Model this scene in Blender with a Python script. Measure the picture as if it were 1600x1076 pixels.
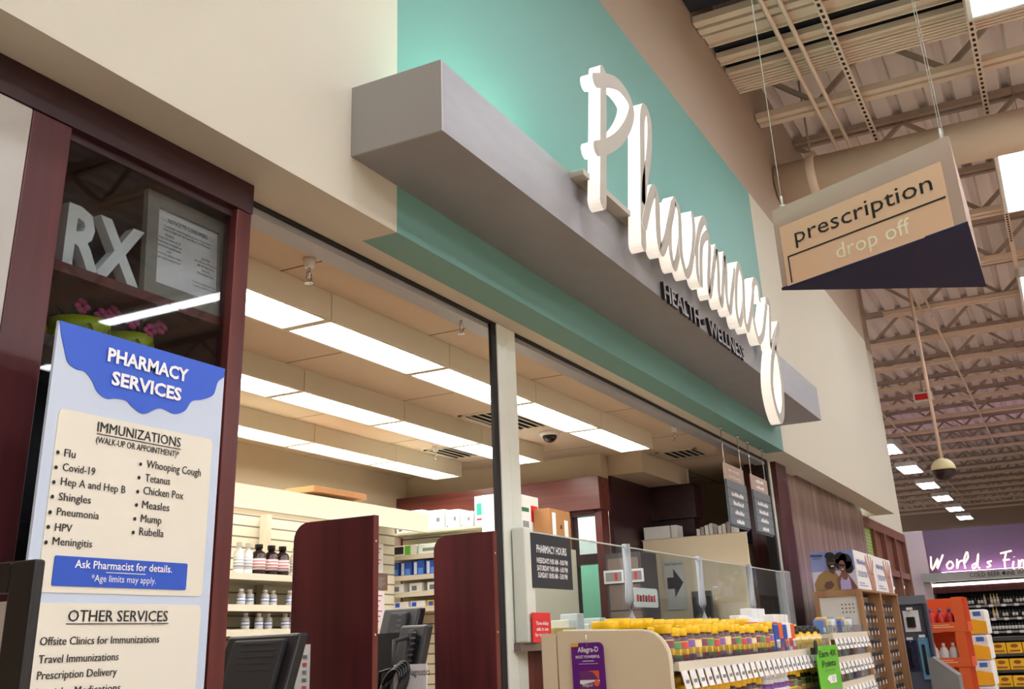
import bpy, bmesh, math, random
from mathutils import Vector, Matrix
random.seed(7)
for o in list(bpy.data.objects): bpy.data.objects.remove(o)
SC = bpy.context.scene
COL = SC.collection
R = math.radians

# ------------------------------------------------------------------ camera, world, exposure
cam_data = bpy.data.cameras.new('camera')
cam = bpy.data.objects.new('camera', cam_data); COL.objects.link(cam)
cam_data.sensor_width = 36.0
cam_data.lens = 36.0 * 1597.0 / 1600.0
cam_data.shift_x = -5.0 / 1600.0
cam_data.shift_y = -165.0 / 1600.0
cam_data.clip_start = 0.05; cam_data.clip_end = 200
cam.matrix_world = Matrix(((0.46128, -0.30996, -0.83136, 0.0),
                           (-0.88634, -0.20364, -0.41586, 0.0),
                           (-0.04040, 0.92869, -0.36866, 1.4),
                           (0, 0, 0, 1)))
SC.camera = cam
world = bpy.data.worlds.new('store_ambient'); SC.world = world; world.use_nodes = True
world.node_tree.nodes['Background'].inputs[0].default_value = (1.0, 0.97, 0.94, 1)
world.node_tree.nodes['Background'].inputs[1].default_value = 0.40
SC.view_settings.view_transform = 'Standard'
SC.view_settings.look = 'None'
SC.view_settings.gamma = 1.0
SC.view_settings.use_curve_mapping = False
SC.view_settings.exposure = 0.12
STORE_LAMP = 20.5      # emission of the store's high-bay lenses
PHARM_LAMP = 15.0       # emission of the pharmacy troffer lenses

# ------------------------------------------------------------------ materials
def lin(c):
    return tuple(((v / 255) / 12.92 if v / 255 <= 0.04045 else ((v / 255 + 0.055) / 1.055) ** 2.4) for v in c)

MATS = {}
def mat(name, rgb, rough=0.6, metal=0.0, var=0.06, scale=8.0, emit=0.0, spec=0.5, bump=0.0, stretch=(1, 1, 1)):
    if name in MATS: return MATS[name]
    m = bpy.data.materials.new(name); m.use_nodes = True
    nt = m.node_tree; b = nt.nodes['Principled BSDF']
    c = lin(rgb)
    tc = nt.nodes.new('ShaderNodeTexCoord'); mp = nt.nodes.new('ShaderNodeMapping')
    mp.inputs['Scale'].default_value = stretch
    nz = nt.nodes.new('ShaderNodeTexNoise'); nz.inputs['Scale'].default_value = scale
    nz.inputs['Detail'].default_value = 3
    nt.links.new(tc.outputs['Object'], mp.inputs[0]); nt.links.new(mp.outputs[0], nz.inputs['Vector'])
    mx = nt.nodes.new('ShaderNodeMix'); mx.data_type = 'RGBA'
    mx.inputs[6].default_value = (*[min(1, v * (1 - var)) for v in c], 1)
    mx.inputs[7].default_value = (*[min(1, v * (1 + var)) for v in c], 1)
    nt.links.new(nz.outputs[0], mx.inputs[0]); nt.links.new(mx.outputs[2], b.inputs['Base Color'])
    b.inputs['Roughness'].default_value = rough; b.inputs['Metallic'].default_value = metal
    b.inputs['Specular IOR Level'].default_value = spec
    if emit:
        b.inputs['Emission Color'].default_value = (*c, 1); b.inputs['Emission Strength'].default_value = emit
    if bump:
        bp = nt.nodes.new('ShaderNodeBump'); bp.inputs['Strength'].default_value = bump; bp.inputs['Distance'].default_value = 0.02
        nt.links.new(nz.outputs[0], bp.inputs['Height']); nt.links.new(bp.outputs[0], b.inputs['Normal'])
    MATS[name] = m
    return m

def wood(name, dark, light, along='Z', rough=0.35, spec=0.4, scale=14):
    st = {'Z': (1, 1, 0.06), 'X': (0.06, 1, 1), 'Y': (1, 0.06, 1)}[along]
    m = bpy.data.materials.new(name); m.use_nodes = True
    nt = m.node_tree; b = nt.nodes['Principled BSDF']
    tc = nt.nodes.new('ShaderNodeTexCoord'); mp = nt.nodes.new('ShaderNodeMapping'); mp.inputs['Scale'].default_value = st
    nz = nt.nodes.new('ShaderNodeTexNoise'); nz.inputs['Scale'].default_value = scale; nz.inputs['Detail'].default_value = 6
    nz.inputs['Distortion'].default_value = 0.6
    cr = nt.nodes.new('ShaderNodeValToRGB')
    cr.color_ramp.elements[0].position = 0.3; cr.color_ramp.elements[0].color = (*lin(dark), 1)
    cr.color_ramp.elements[1].position = 0.72; cr.color_ramp.elements[1].color = (*lin(light), 1)
    nt.links.new(tc.outputs['Object'], mp.inputs[0]); nt.links.new(mp.outputs[0], nz.inputs['Vector'])
    nt.links.new(nz.outputs[0], cr.inputs[0]); nt.links.new(cr.outputs[0], b.inputs['Base Color'])
    b.inputs['Roughness'].default_value = rough; b.inputs['Specular IOR Level'].default_value = spec
    MATS[name] = m
    return m

def glass(name, tint=(235, 240, 240), haze=0.0, ior=1.45):
    m = bpy.data.materials.new(name); m.use_nodes = True
    nt = m.node_tree; nt.nodes.clear()
    out = nt.nodes.new('ShaderNodeOutputMaterial')
    tr = nt.nodes.new('ShaderNodeBsdfTransparent'); tr.inputs[0].default_value = (*lin(tint), 1)
    gl = nt.nodes.new('ShaderNodeBsdfGlossy'); gl.inputs['Roughness'].default_value = 0.02
    fr = nt.nodes.new('ShaderNodeFresnel')
    ge = nt.nodes.new('ShaderNodeNewGeometry'); mi = nt.nodes.new('ShaderNodeMix'); mi.inputs[2].default_value = ior; mi.inputs[3].default_value = 1 / ior
    nt.links.new(ge.outputs['Backfacing'], mi.inputs[0]); nt.links.new(mi.outputs[0], fr.inputs[0])
    mx = nt.nodes.new('ShaderNodeMixShader')
    nt.links.new(fr.outputs[0], mx.inputs[0]); nt.links.new(tr.outputs[0], mx.inputs[1]); nt.links.new(gl.outputs[0], mx.inputs[2])
    last = mx
    if haze:
        df = nt.nodes.new('ShaderNodeBsdfDiffuse'); df.inputs[0].default_value = (*lin((225, 232, 235)), 1)
        m2 = nt.nodes.new('ShaderNodeMixShader'); m2.inputs[0].default_value = haze
        nt.links.new(mx.outputs[0], m2.inputs[1]); nt.links.new(df.outputs[0], m2.inputs[2]); last = m2
    nt.links.new(last.outputs[0], out.inputs[0])
    MATS[name] = m
    return m

def stripes(name, a, b_, scale, axis, rough=0.6, ratio=0.5, coord='Object'):
    # sharp two-colour bands along one object axis
    m = bpy.data.materials.new(name); m.use_nodes = True
    nt = m.node_tree; b = nt.nodes['Principled BSDF']
    tc = nt.nodes.new('ShaderNodeTexCoord'); sp = nt.nodes.new('ShaderNodeSeparateXYZ')
    nt.links.new(tc.outputs[coord], sp.inputs[0])
    mu = nt.nodes.new('ShaderNodeMath'); mu.operation = 'MULTIPLY'; mu.inputs[1].default_value = scale
    nt.links.new(sp.outputs['XYZ'.index(axis)], mu.inputs[0])
    fr = nt.nodes.new('ShaderNodeMath'); fr.operation = 'FRACT'; nt.links.new(mu.outputs[0], fr.inputs[0])
    gt = nt.nodes.new('ShaderNodeMath'); gt.operation = 'GREATER_THAN'; gt.inputs[1].default_value = ratio
    nt.links.new(fr.outputs[0], gt.inputs[0])
    mx = nt.nodes.new('ShaderNodeMix'); mx.data_type = 'RGBA'
    mx.inputs[6].default_value = (*lin(a), 1); mx.inputs[7].default_value = (*lin(b_), 1)
    nt.links.new(gt.outputs[0], mx.inputs[0]); nt.links.new(mx.outputs[2], b.inputs['Base Color'])
    b.inputs['Roughness'].default_value = rough
    MATS[name] = m
    return m

CREAM = mat('cream_paint', (202, 198, 182), 0.85, var=0.015, scale=3)
TAUPE = mat('taupe_paint', (168, 150, 134), 0.9, var=0.02, scale=3)
TEAL = mat('teal_paint', (108, 157, 149), 0.6, var=0.02, scale=3)
TAN = mat('tan_paint', (220, 192, 170), 0.85, var=0.02, scale=3)
FLOORM = mat('floor_vinyl', (192, 166, 144), 0.45, var=0.08, scale=2)
DECKM = mat('deck_paint', (226, 216, 212), 0.8, var=0.05, scale=2)
STEEL = mat('joist_paint', (170, 150, 136), 0.75, var=0.06)
STEEL_LIGHT = mat('cream_steel', (222, 200, 180), 0.7, var=0.05)
BLACKVOID = mat('dark_liner', (28, 28, 38), 0.9)
BRUSH = mat('brushed_metal', (148, 148, 152), 0.5, metal=0.3, var=0.10, scale=5, stretch=(1, 1, 4))
BEAMEND = mat('grey_laminate', (164, 163, 162), 0.5, metal=0.2, var=0.03)
GLOWRETURN = mat('emissive_acrylic_return', (255, 250, 240), 0.4, emit=0.45, var=0.0)  # self-glow put into the letter sides so they look brightly lit
WHITEACR = mat('white_acrylic', (170, 164, 153), 0.65, var=0.01)
BLACKLET = mat('black_letter', (30, 30, 34), 0.4)
GREYLET = mat('grey_letter', (150, 150, 156), 0.35, metal=0.5)
MAHOG = wood('mahogany_laminate', (62, 25, 29), (90, 39, 42), 'Z', 0.32)
MAHOGD = wood('dark_mahogany', (42, 22, 24), (64, 32, 34), 'X', 0.35)
MAHOGR = wood('red_mahogany', (84, 34, 32), (116, 50, 44), 'Z', 0.32)
MAHOGY = wood('mahogany_crossgrain', (92, 46, 44), (134, 72, 62), 'Y', 0.28)
MAHOGP = wood('mahogany_wall_panel', (128, 104, 98), (172, 148, 138), 'Z', 0.22, 0.6, 9)
BROWNF = wood('brown_frame', (104, 62, 50), (136, 90, 70), 'Z', 0.4)
OAK = wood('oak_frame', (140, 100, 66), (172, 130, 90), 'Z', 0.5)
GLASS = glass('clear_glass', (226, 230, 232))
PLEXI = glass('plexiglass', (240, 245, 245), 0.012, 1.22)
DIVCLEAR = glass('clear_divider', (226, 228, 232), 0.07)
ALU = mat('silver_aluminium', (172, 174, 180), 0.4, metal=0.25, var=0.03)
PALEPOST = mat('pale_enamel', (224, 228, 218), 0.45, var=0.02)
DARKSLOT = mat('black_rubber', (24, 20, 20), 0.7)
BEIGE = mat('beige_laminate', (224, 207, 174), 0.55, var=0.02)
BEIGESH = mat('beige_shelf_steel', (212, 204, 182), 0.5, var=0.02)
SLAT = stripes('beige_slatwall', (120, 110, 96), (222, 214, 192), 14.0, 'Z', 0.55, 0.14)
PHWALL = mat('warm_beige_paint', (198, 182, 154), 0.85, var=0.02)
BLACK = mat('black_plastic', (22, 22, 24), 0.4, var=0.1)
BLACKM = mat('black_matte', (34, 34, 36), 0.7)
GREYPL = mat('grey_plastic', (130, 132, 136), 0.5)
WHITE = mat('white_card', (238, 238, 236), 0.6, var=0.01)
PAPER = mat('white_paper', (228, 228, 226), 0.8, var=0.02)
LIGHTBLUE = mat('poster_pale_blue', (200, 214, 232), 0.5, var=0.01)
POSTCREAM = mat('poster_cream', (232, 228, 212), 0.5, var=0.01)
BLUE = mat('poster_blue', (44, 92, 208), 0.45, var=0.01)
INK = mat('black_ink', (22, 20, 26), 0.6)
WHITEINK = mat('white_ink', (246, 246, 248), 0.5, var=0.0)
NAVY = mat('navy_panel', (42, 44, 74), 0.7, spec=0.2)
SIGNTAN = mat('sign_tan', (232, 194, 160), 0.6, var=0.01)
SIGNGREY = mat('sign_warm_grey', (186, 162, 148), 0.6, var=0.01)
SIGNCREAM = mat('sign_cream_ink', (250, 246, 220), 0.6)
YELLOW = mat('yellow_plastic', (250, 200, 14), 0.35, var=0.02)
ORANGE = mat('orange_card', (226, 98, 40), 0.55, var=0.03)
RED = mat('red_card', (222, 34, 38), 0.5, var=0.02)
PURPLE = mat('purple_card', (100, 22, 128), 0.45, var=0.02)
GREEN = mat('green_card', (100, 190, 40), 0.5, var=0.02)
LIME = mat('lime_glaze', (176, 196, 20), 0.35, var=0.04)
MAGENTA = mat('magenta_petal', (196, 60, 128), 0.6, var=0.15)
LEAF = mat('dark_leaf', (44, 52, 40), 0.6, var=0.2)
CARDB = mat('brown_cardboard', (172, 122, 76), 0.75, var=0.04)
TEALINK = mat('teal_ink', (46, 180, 160), 0.5)
BROWNGL = mat('brown_glass', (44, 26, 30), 0.2)
SLATEGR = mat('slate_grey', (112, 120, 128), 0.5)
CLEARB = mat('pale_bottle', (196, 190, 186), 0.3, var=0.06)
AMBERJAR = mat('plum_jar', (92, 66, 78), 0.3, var=0.1)
WIREM = mat('grey_wire', (206, 204, 200), 0.5)
CHROME = mat('chrome', (220, 220, 222), 0.2, metal=0.9)
LENS = mat('lit_lens', (255, 252, 246), 0.4, emit=PHARM_LAMP)
HIGHBAY = mat('lit_high_bay_lens', (248, 250, 255), 0.4, emit=STORE_LAMP)
UPLIGHT = mat('lit_uplight_strip', (190, 255, 232), 0.4, emit=85.0)
NEON = mat('lit_warm_neon', (255, 226, 206), 0.4, emit=1.15)
PINKLED = mat('lit_pink_strip', (255, 190, 240), 0.4, emit=16.0)
STRIPLED = mat('lit_cooler_strip', (255, 246, 230), 0.4, emit=3.0)
LILAC = mat('purple_paint', (108, 92, 118), 0.7, var=0.02)
LAVENDER = mat('pale_lavender_paint', (200, 188, 196), 0.8, var=0.02)

# ------------------------------------------------------------------ mesh helpers
class MB:
    def __init__(s): s.bm = bmesh.new()
    def _mi(s, faces, mi, smooth=False):
        for f in faces: f.material_index = mi; f.smooth = smooth
    def hexa(s, p, mi=0):
        v = [s.bm.verts.new(q) for q in p]
        fs = [s.bm.faces.new([v[i] for i in q]) for q in ((0, 3, 2, 1), (4, 5, 6, 7), (0, 1, 5, 4), (1, 2, 6, 5), (2, 3, 7, 6), (3, 0, 4, 7))]
        s._mi(fs, mi); return s
    def box(s, x0, x1, y0, y1, z0, z1, mi=0):
        return s.hexa([(x0, y0, z0), (x1, y0, z0), (x1, y1, z0), (x0, y1, z0), (x0, y0, z1), (x1, y0, z1), (x1, y1, z1), (x0, y1, z1)], mi)
    def bevbox(s, x0, x1, y0, y1, z0, z1, r=0.01, seg=2, mi=0):
        t = bmesh.new(); bmesh.ops.create_cube(t, size=1)
        for v in t.verts: v.co = Vector(((x0 + x1) / 2 + v.co.x * (x1 - x0), (y0 + y1) / 2 + v.co.y * (y1 - y0), (z0 + z1) / 2 + v.co.z * (z1 - z0)))
        bmesh.ops.bevel(t, geom=list(t.edges), offset=r, segments=seg, affect='EDGES', profile=0.5)
        return s.absorb(t, mi)
    def absorb(s, t, mi=0, smooth=False):
        t.verts.index_update(); mp = [s.bm.verts.new(v.co) for v in t.verts]
        for f in t.faces:
            try:
                g = s.bm.faces.new([mp[v.index] for v in f.verts]); g.material_index = mi; g.smooth = smooth
            except ValueError: pass
        t.free(); return s
    def prism(s, pts, axis, a, b, mi=0):
        # pts: 2-D outline; axis = extrusion axis ('X': pts are (y,z); 'Y': (x,z); 'Z': (x,y))
        def P(p, t): return {'X': (t, p[0], p[1]), 'Y': (p[0], t, p[1]), 'Z': (p[0], p[1], t)}[axis]
        A = [s.bm.verts.new(P(p, a)) for p in pts]; B = [s.bm.verts.new(P(p, b)) for p in pts]
        fs = [s.bm.faces.new(A), s.bm.faces.new(B[::-1])]
        n = len(pts)
        for i in range(n): fs.append(s.bm.faces.new((A[i], B[i], B[(i + 1) % n], A[(i + 1) % n])))
        s._mi(fs, mi); return s
    def lathe(s, prof, c=(0, 0, 0), n=20, mi=0, axis='Z', smooth=True):
        rings = []
        for r, z in prof:
            ring = []
            for i in range(n):
                a = 2 * math.pi * i / n
                q = (r * math.cos(a), r * math.sin(a), z)
                if axis == 'X': q = (q[2], q[0], q[1])
                if axis == 'Y': q = (q[0], q[2], q[1])
                ring.append(s.bm.verts.new((c[0] + q[0], c[1] + q[1], c[2] + q[2])))
            rings.append(ring)
        for a, b in zip(rings, rings[1:]):
            for i in range(n):
                f = s.bm.faces.new((a[i], a[(i + 1) % n], b[(i + 1) % n], b[i])); f.material_index = mi; f.smooth = smooth
        for ring in (rings[0][::-1], rings[-1]):
            f = s.bm.faces.new(ring); f.material_index = mi
        return s
    def tube(s, pts, r, n=8, mi=0, smooth=True):
        pts = [Vector(p) for p in pts]; rings = []
        for i, p in enumerate(pts):
            d = (pts[min(i + 1, len(pts) - 1)] - pts[max(i - 1, 0)]).normalized()
            u = d.cross(Vector((0, 0, 1)))
            if u.length < 1e-3: u = d.cross(Vector((1, 0, 0)))
            u.normalize(); w = d.cross(u)
            rings.append([s.bm.verts.new(p + (u * math.cos(2 * math.pi * k / n) + w * math.sin(2 * math.pi * k / n)) * r) for k in range(n)])
        for a, b in zip(rings, rings[1:]):
            for i in range(n):
                f = s.bm.faces.new((a[i], a[(i + 1) % n], b[(i + 1) % n], b[i])); f.material_index = mi; f.smooth = smooth
        for ring in (rings[0][::-1], rings[-1]):
            f = s.bm.faces.new(ring); f.material_index = mi
        return s
    def bar(s, p, q, w, h, mi=0):
        # rectangular bar between two points, w sideways, h vertical-ish
        p, q = Vector(p), Vector(q); d = (q - p).normalized()
        u = d.cross(Vector((0, 0, 1)))
        if u.length < 1e-3: u = Vector((1, 0, 0))
        u.normalize(); v = u.cross(d).normalized()
        c = [(-1, -1), (1, -1), (1, 1), (-1, 1)]
        return s.hexa([p + u * a * w / 2 + v * b * h / 2 for a, b in c] + [q + u * a * w / 2 + v * b * h / 2 for a, b in c], mi)
    def blob(s, c, rx, ry, rz, mi=0, sub=2):
        t = bmesh.new(); bmesh.ops.create_icosphere(t, subdivisions=sub, radius=1)
        for v in t.verts: v.co = Vector((c[0] + v.co.x * rx, c[1] + v.co.y * ry, c[2] + v.co.z * rz))
        return s.absorb(t, mi, True)
    def quad(s, p, mi=0):
        f = s.bm.faces.new([s.bm.verts.new(q) for q in p]); f.material_index = mi; return s
    def text(s, st, M, x, z, cap, width=None, mi=0, depth=0.0, align='L'):
        # letters in the local x/z plane of M, raised towards local -y by depth
        vs, fs, w0, _ = glyphs(st)
        k = cap / GLY_CAP
        kx = (width / w0) if width else k
        W = w0 * kx
        ox = x - (W / 2 if align == 'C' else W if align == 'R' else 0)
        front = [s.bm.verts.new(M @ Vector((ox + a * kx, -depth, z + b * k))) for a, b in vs]
        for f in fs:
            try:
                g = s.bm.faces.new([front[i] for i in f]); g.material_index = mi
            except ValueError: pass
        if depth:
            back = [s.bm.verts.new(M @ Vector((ox + a * kx, 0, z + b * k))) for a, b in vs]
            cnt = {}
            for f in fs:
                for i in range(len(f)):
                    e = (f[i], f[(i + 1) % len(f)]); cnt[e] = 1
            for (a, b) in cnt:
                if (b, a) not in cnt:
                    g = s.bm.faces.new((front[b], front[a], back[a], back[b])); g.material_index = mi
        return s
    def build(s, name, mats, parent=None, loc=None, recalc=True, bevel=0.0):
        if not isinstance(mats, (list, tuple)): mats = [mats]
        if recalc: bmesh.ops.recalc_face_normals(s.bm, faces=s.bm.faces[:])
        org = Vector((0, 0, 0)); p = parent
        while p is not None: org += p.location; p = p.parent
        l = Vector(loc) - org if loc is not None else Vector((0, 0, 0))
        for v in s.bm.verts: v.co -= org + l
        me = bpy.data.meshes.new(name); s.bm.to_mesh(me); s.bm.free()
        for m in mats: me.materials.append(m)
        o = bpy.data.objects.new(name, me); COL.objects.link(o)
        o.location = l
        if parent is not None: o.parent = parent
        if bevel:
            b = o.modifiers.new('bevel', 'BEVEL'); b.width = bevel; b.segments = 2; b.limit_method = 'ANGLE'
        return o

_gl = {}; GLY_CAP = 0.7
def glyphs(st, bold=0.0):
    key = (st, BOLD[0])
    if key in _gl: return _gl[key]
    cu = bpy.data.curves.new('t', 'FONT'); cu.body = st; cu.size = 1.0; cu.resolution_u = 2; cu.offset = BOLD[0]
    o = bpy.data.objects.new('t', cu); COL.objects.link(o)
    dg = bpy.context.evaluated_depsgraph_get()
    me = o.evaluated_get(dg).to_mesh()
    vs = [(v.co.x, v.co.y) for v in me.vertices]; fs = [list(p.vertices) for p in me.polygons]
    x0 = min(v[0] for v in vs); x1 = max(v[0] for v in vs)
    vs = [(a - x0, b) for a, b in vs]
    o.evaluated_get(dg).to_mesh_clear(); bpy.data.objects.remove(o); bpy.data.curves.remove(cu)
    _gl[key] = (vs, fs, x1 - x0, 0)
    return _gl[key]
BOLD = [0.0]
GLY_CAP = max(v[1] for v in glyphs('H')[0])

def facing_front(y):                    # text plane parallel to the shop front, read from the aisle
    return Matrix.Translation((0, y, 0))
def facing_left(x, y0=0):               # text plane seen when looking along +X; local x runs towards -Y
    return Matrix(((0, 1, 0, x), (-1, 0, 0, y0), (0, 0, 1, 0), (0, 0, 0, 1)))

def thing(name, label, cat, loc=(0, 0, 0), group=None):
    o = bpy.data.objects.new(name, None); COL.objects.link(o); o.location = loc; o.empty_display_size = 0.1
    return tag(o, label, cat, group)
def tag(o, label, cat, group=None, kind=None):
    o['label'] = label; o['category'] = cat
    if group: o['group'] = group
    if kind: o['kind'] = kind
    return o
def struct(o):
    o['kind'] = 'structure'; return o
def dup(root, loc=None, rotz=None, label=None, group=None, parent=None):
    c = root.copy(); COL.objects.link(c)
    if parent is not None: c.parent = parent
    if loc is not None: c.location = loc
    if rotz is not None: c.rotation_euler = (0, 0, rotz)
    if label: c['label'] = label
    if group: c['group'] = group
    for ch in list(root.children): dup(ch, parent=c)
    return c
ORD = ['first', 'second', 'third', 'fourth', 'fifth', 'sixth', 'seventh', 'eighth', 'ninth', 'tenth', 'eleventh', 'twelfth', 'thirteenth',
       'fourteenth', 'fifteenth', 'sixteenth', 'seventeenth', 'eighteenth', 'nineteenth', 'twentieth']
TENS = {2: 'twenty', 3: 'thirty', 4: 'forty', 5: 'fifty'}
def nth(i):
    if i < 20: return ORD[i]
    t, u = divmod(i + 1, 10)
    return (TENS[t] + '-' + ORD[u - 1]) if u else {3: 'thirtieth', 4: 'fortieth', 5: 'fiftieth'}[t]

def smooth(pts, n=6):
    out = []; P = [pts[0]] + list(pts) + [pts[-1]]
    for i in range(1, len(P) - 2):
        a, b, c, d = P[i - 1:i + 3]
        for k in range(n):
            t = k / n
            out.append(tuple(0.5 * (2 * b[j] + (c[j] - a[j]) * t + (2 * a[j] - 5 * b[j] + 4 * c[j] - d[j]) * t * t + (3 * b[j] - a[j] - 3 * c[j] + d[j]) * t ** 3) for j in range(2)))
    out.append(tuple(pts[-1])); return out

def ribbon(mb, pts, w, M, d0, d1, mi=0, side=0):
    # flat letter stroke of width w along a 2-D path, with round ends, extruded from local y d0 to d1
    pts = smooth(pts); N = len(pts); L = []; Rr = []
    for i, p in enumerate(pts):
        a = pts[max(i - 1, 0)]; b = pts[min(i + 1, N - 1)]
        dx, dz = b[0] - a[0], b[1] - a[1]; l = math.hypot(dx, dz) or 1
        nx, nz = -dz / l, dx / l
        L.append((p[0] + nx * w / 2, p[1] + nz * w / 2)); Rr.append((p[0] - nx * w / 2, p[1] - nz * w / 2))
    def ring(q):
        return [mb.bm.verts.new(M @ Vector((q[0], d, q[1]))) for d in (d0, d1)]
    lv = [ring(q) for q in L]; rv = [ring(q) for q in Rr]
    F = []; S = []
    for i in range(N - 1):
        F.append((lv[i][0], lv[i + 1][0], rv[i + 1][0], rv[i][0])); F.append((lv[i][1], rv[i][1], rv[i + 1][1], lv[i + 1][1]))
        S.append((lv[i][0], lv[i][1], lv[i + 1][1], lv[i + 1][0])); S.append((rv[i][0], rv[i + 1][0], rv[i + 1][1], rv[i][1]))
    F.append((lv[0][0], rv[0][0], rv[0][1], lv[0][1])); F.append((lv[-1][0], lv[-1][1], rv[-1][1], rv[-1][0]))
    for f in F:
        g = mb.bm.faces.new(f); g.material_index = mi
    for f in S:
        g = mb.bm.faces.new(f); g.material_index = side
    for ei, e in enumerate((pts[0], pts[-1])):
        d0, d1 = d0 + 0.0004, d1 - 0.0004
        ds = [[mb.bm.verts.new(M @ Vector((e[0] + w / 2 * math.cos(2 * math.pi * k / 14), d, e[1] + w / 2 * math.sin(2 * math.pi * k / 14)))) for k in range(14)] for d in (d0, d1)]
        fs = [mb.bm.faces.new(ds[0]), mb.bm.faces.new(ds[1][::-1])]
        for k in range(14): fs.append(mb.bm.faces.new((ds[0][k], ds[1][k], ds[1][(k + 1) % 14], ds[0][(k + 1) % 14])))
        for q_, f in enumerate(fs): f.material_index = mi if q_ < 2 else side

# measured letter strokes and text placements, metres
SCRIPT = [[(4.018, 3.928), (3.977, 3.691), (3.884, 3.202)], [(3.903, 3.825), (4.065, 3.906), (4.214, 3.956), (4.34, 3.944), (4.375, 3.884), (4.292, 3.762), (4.146, 3.627), (3.992, 3.523), (3.852, 3.45)], [(4.367, 3.157), (4.412, 3.381), (4.484, 3.713), (4.529, 3.903), (4.585, 3.993), (4.639, 3.965), (4.616, 3.822), (4.559, 3.683), (4.474, 3.523), (4.432, 3.388)], [(4.405, 3.276), (4.514, 3.436), (4.599, 3.529), (4.639, 3.504), (4.614, 3.353), (4.605, 3.249), (4.633, 3.213), (4.723, 3.298), (4.806, 3.416), (4.902, 3.554)], [(4.957, 3.604), (4.865, 3.501), (4.809, 3.363), (4.791, 3.243), (4.827, 3.186), (4.903, 3.264), (4.979, 3.398), (5.015, 3.554), (4.964, 3.607)], [(5.0, 3.469), (4.968, 3.315), (4.987, 3.243), (5.024, 3.203), (5.109, 3.265), (5.196, 3.388)], [(5.262, 3.626), (5.255, 3.532), (5.196, 3.388)], [(5.235, 3.391), (5.302, 3.491), (5.384, 3.594), (5.486, 3.678), (5.522, 3.657)], [(5.302, 3.491), (5.246, 3.307), (5.251, 3.237), (5.288, 3.229)], [(5.288, 3.229), (5.344, 3.407), (5.406, 3.517), (5.53, 3.595), (5.547, 3.527), (5.442, 3.281), (5.445, 3.209), (5.584, 3.41), (5.698, 3.568), (5.689, 3.442), (5.64, 3.273), (5.67, 3.212), (5.763, 3.375), (5.865, 3.576), (5.869, 3.497), (5.803, 3.301), (5.838, 3.209), (5.944, 3.357), (6.08, 3.536)], [(6.179, 3.605), (6.082, 3.474), (6.0, 3.281), (6.027, 3.181), (6.151, 3.3), (6.255, 3.501), (6.214, 3.611)], [(6.226, 3.436), (6.171, 3.246), (6.222, 3.196), (6.366, 3.344), (6.493, 3.515)], [(6.671, 3.515), (6.675, 3.608), (6.6, 3.623), (6.517, 3.549), (6.459, 3.443), (6.424, 3.302), (6.467, 3.196), (6.53, 3.193), (6.654, 3.28), (6.785, 3.44), (6.858, 3.529)], [(6.87, 3.555), (6.947, 3.553), (6.889, 3.407), (6.812, 3.21), (6.963, 3.323), (7.136, 3.442)], [(7.136, 3.442), (6.959, 3.273), (6.797, 3.115), (6.684, 2.928), (6.701, 2.791), (6.796, 2.717), (6.908, 2.793), (6.985, 2.961), (6.988, 3.145), (6.944, 3.245)]]
WORLD = [[(3.578, 3.322), (3.61, 2.944), (3.393, 3.254), (3.463, 2.97), (3.233, 3.351)], [(3.074, 3.16), (3.18, 3.059), (3.164, 2.958), (3.075, 2.963), (3.006, 3.047), (3.056, 3.158)], [(2.872, 3.199), (2.922, 2.935), (2.837, 3.107), (2.723, 3.153)], [(2.706, 3.063), (2.569, 3.232), (2.576, 3.376), (2.699, 3.134), (2.698, 2.92)], [(2.376, 3.058), (2.492, 2.995), (2.492, 2.906), (2.39, 2.988), (2.274, 3.318), (2.359, 2.968), (2.301, 2.911)], [(1.959, 3.082), (2.086, 3.049), (2.007, 2.962), (2.128, 2.917)], [(1.701, 3.269), (1.56, 3.294), (1.385, 3.324)], [(1.545, 3.282), (1.624, 3.059), (1.652, 2.833)], [(1.67, 3.08), (1.482, 3.091)], [(1.391, 3.043), (1.452, 2.855), (1.398, 2.84)], [(1.356, 3.163), (1.353, 3.145)], [(1.251, 3.068), (1.291, 2.826), (1.212, 3.013), (1.14, 3.043), (1.166, 2.818), (1.096, 2.848)], [(1.013, 2.929), (0.917, 2.992), (0.975, 3.031), (1.04, 2.914), (0.987, 2.813), (0.877, 2.868)]]
CLOUD = [(1.572, 2.147), (2.131, 2.159), (2.128, 2.13), (2.105, 2.111), (2.091, 2.073), (2.052, 2.053), (2.013, 2.041), (1.99, 2.011), (1.953, 1.997), (1.903, 2.003), (1.852, 1.98), (1.815, 1.99), (1.791, 2.003), (1.757, 2.002), (1.73, 1.997), (1.701, 2.009), (1.682, 2.032), (1.658, 2.049), (1.632, 2.05), (1.607, 2.062), (1.593, 2.091), (1.581, 2.119)]
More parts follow.
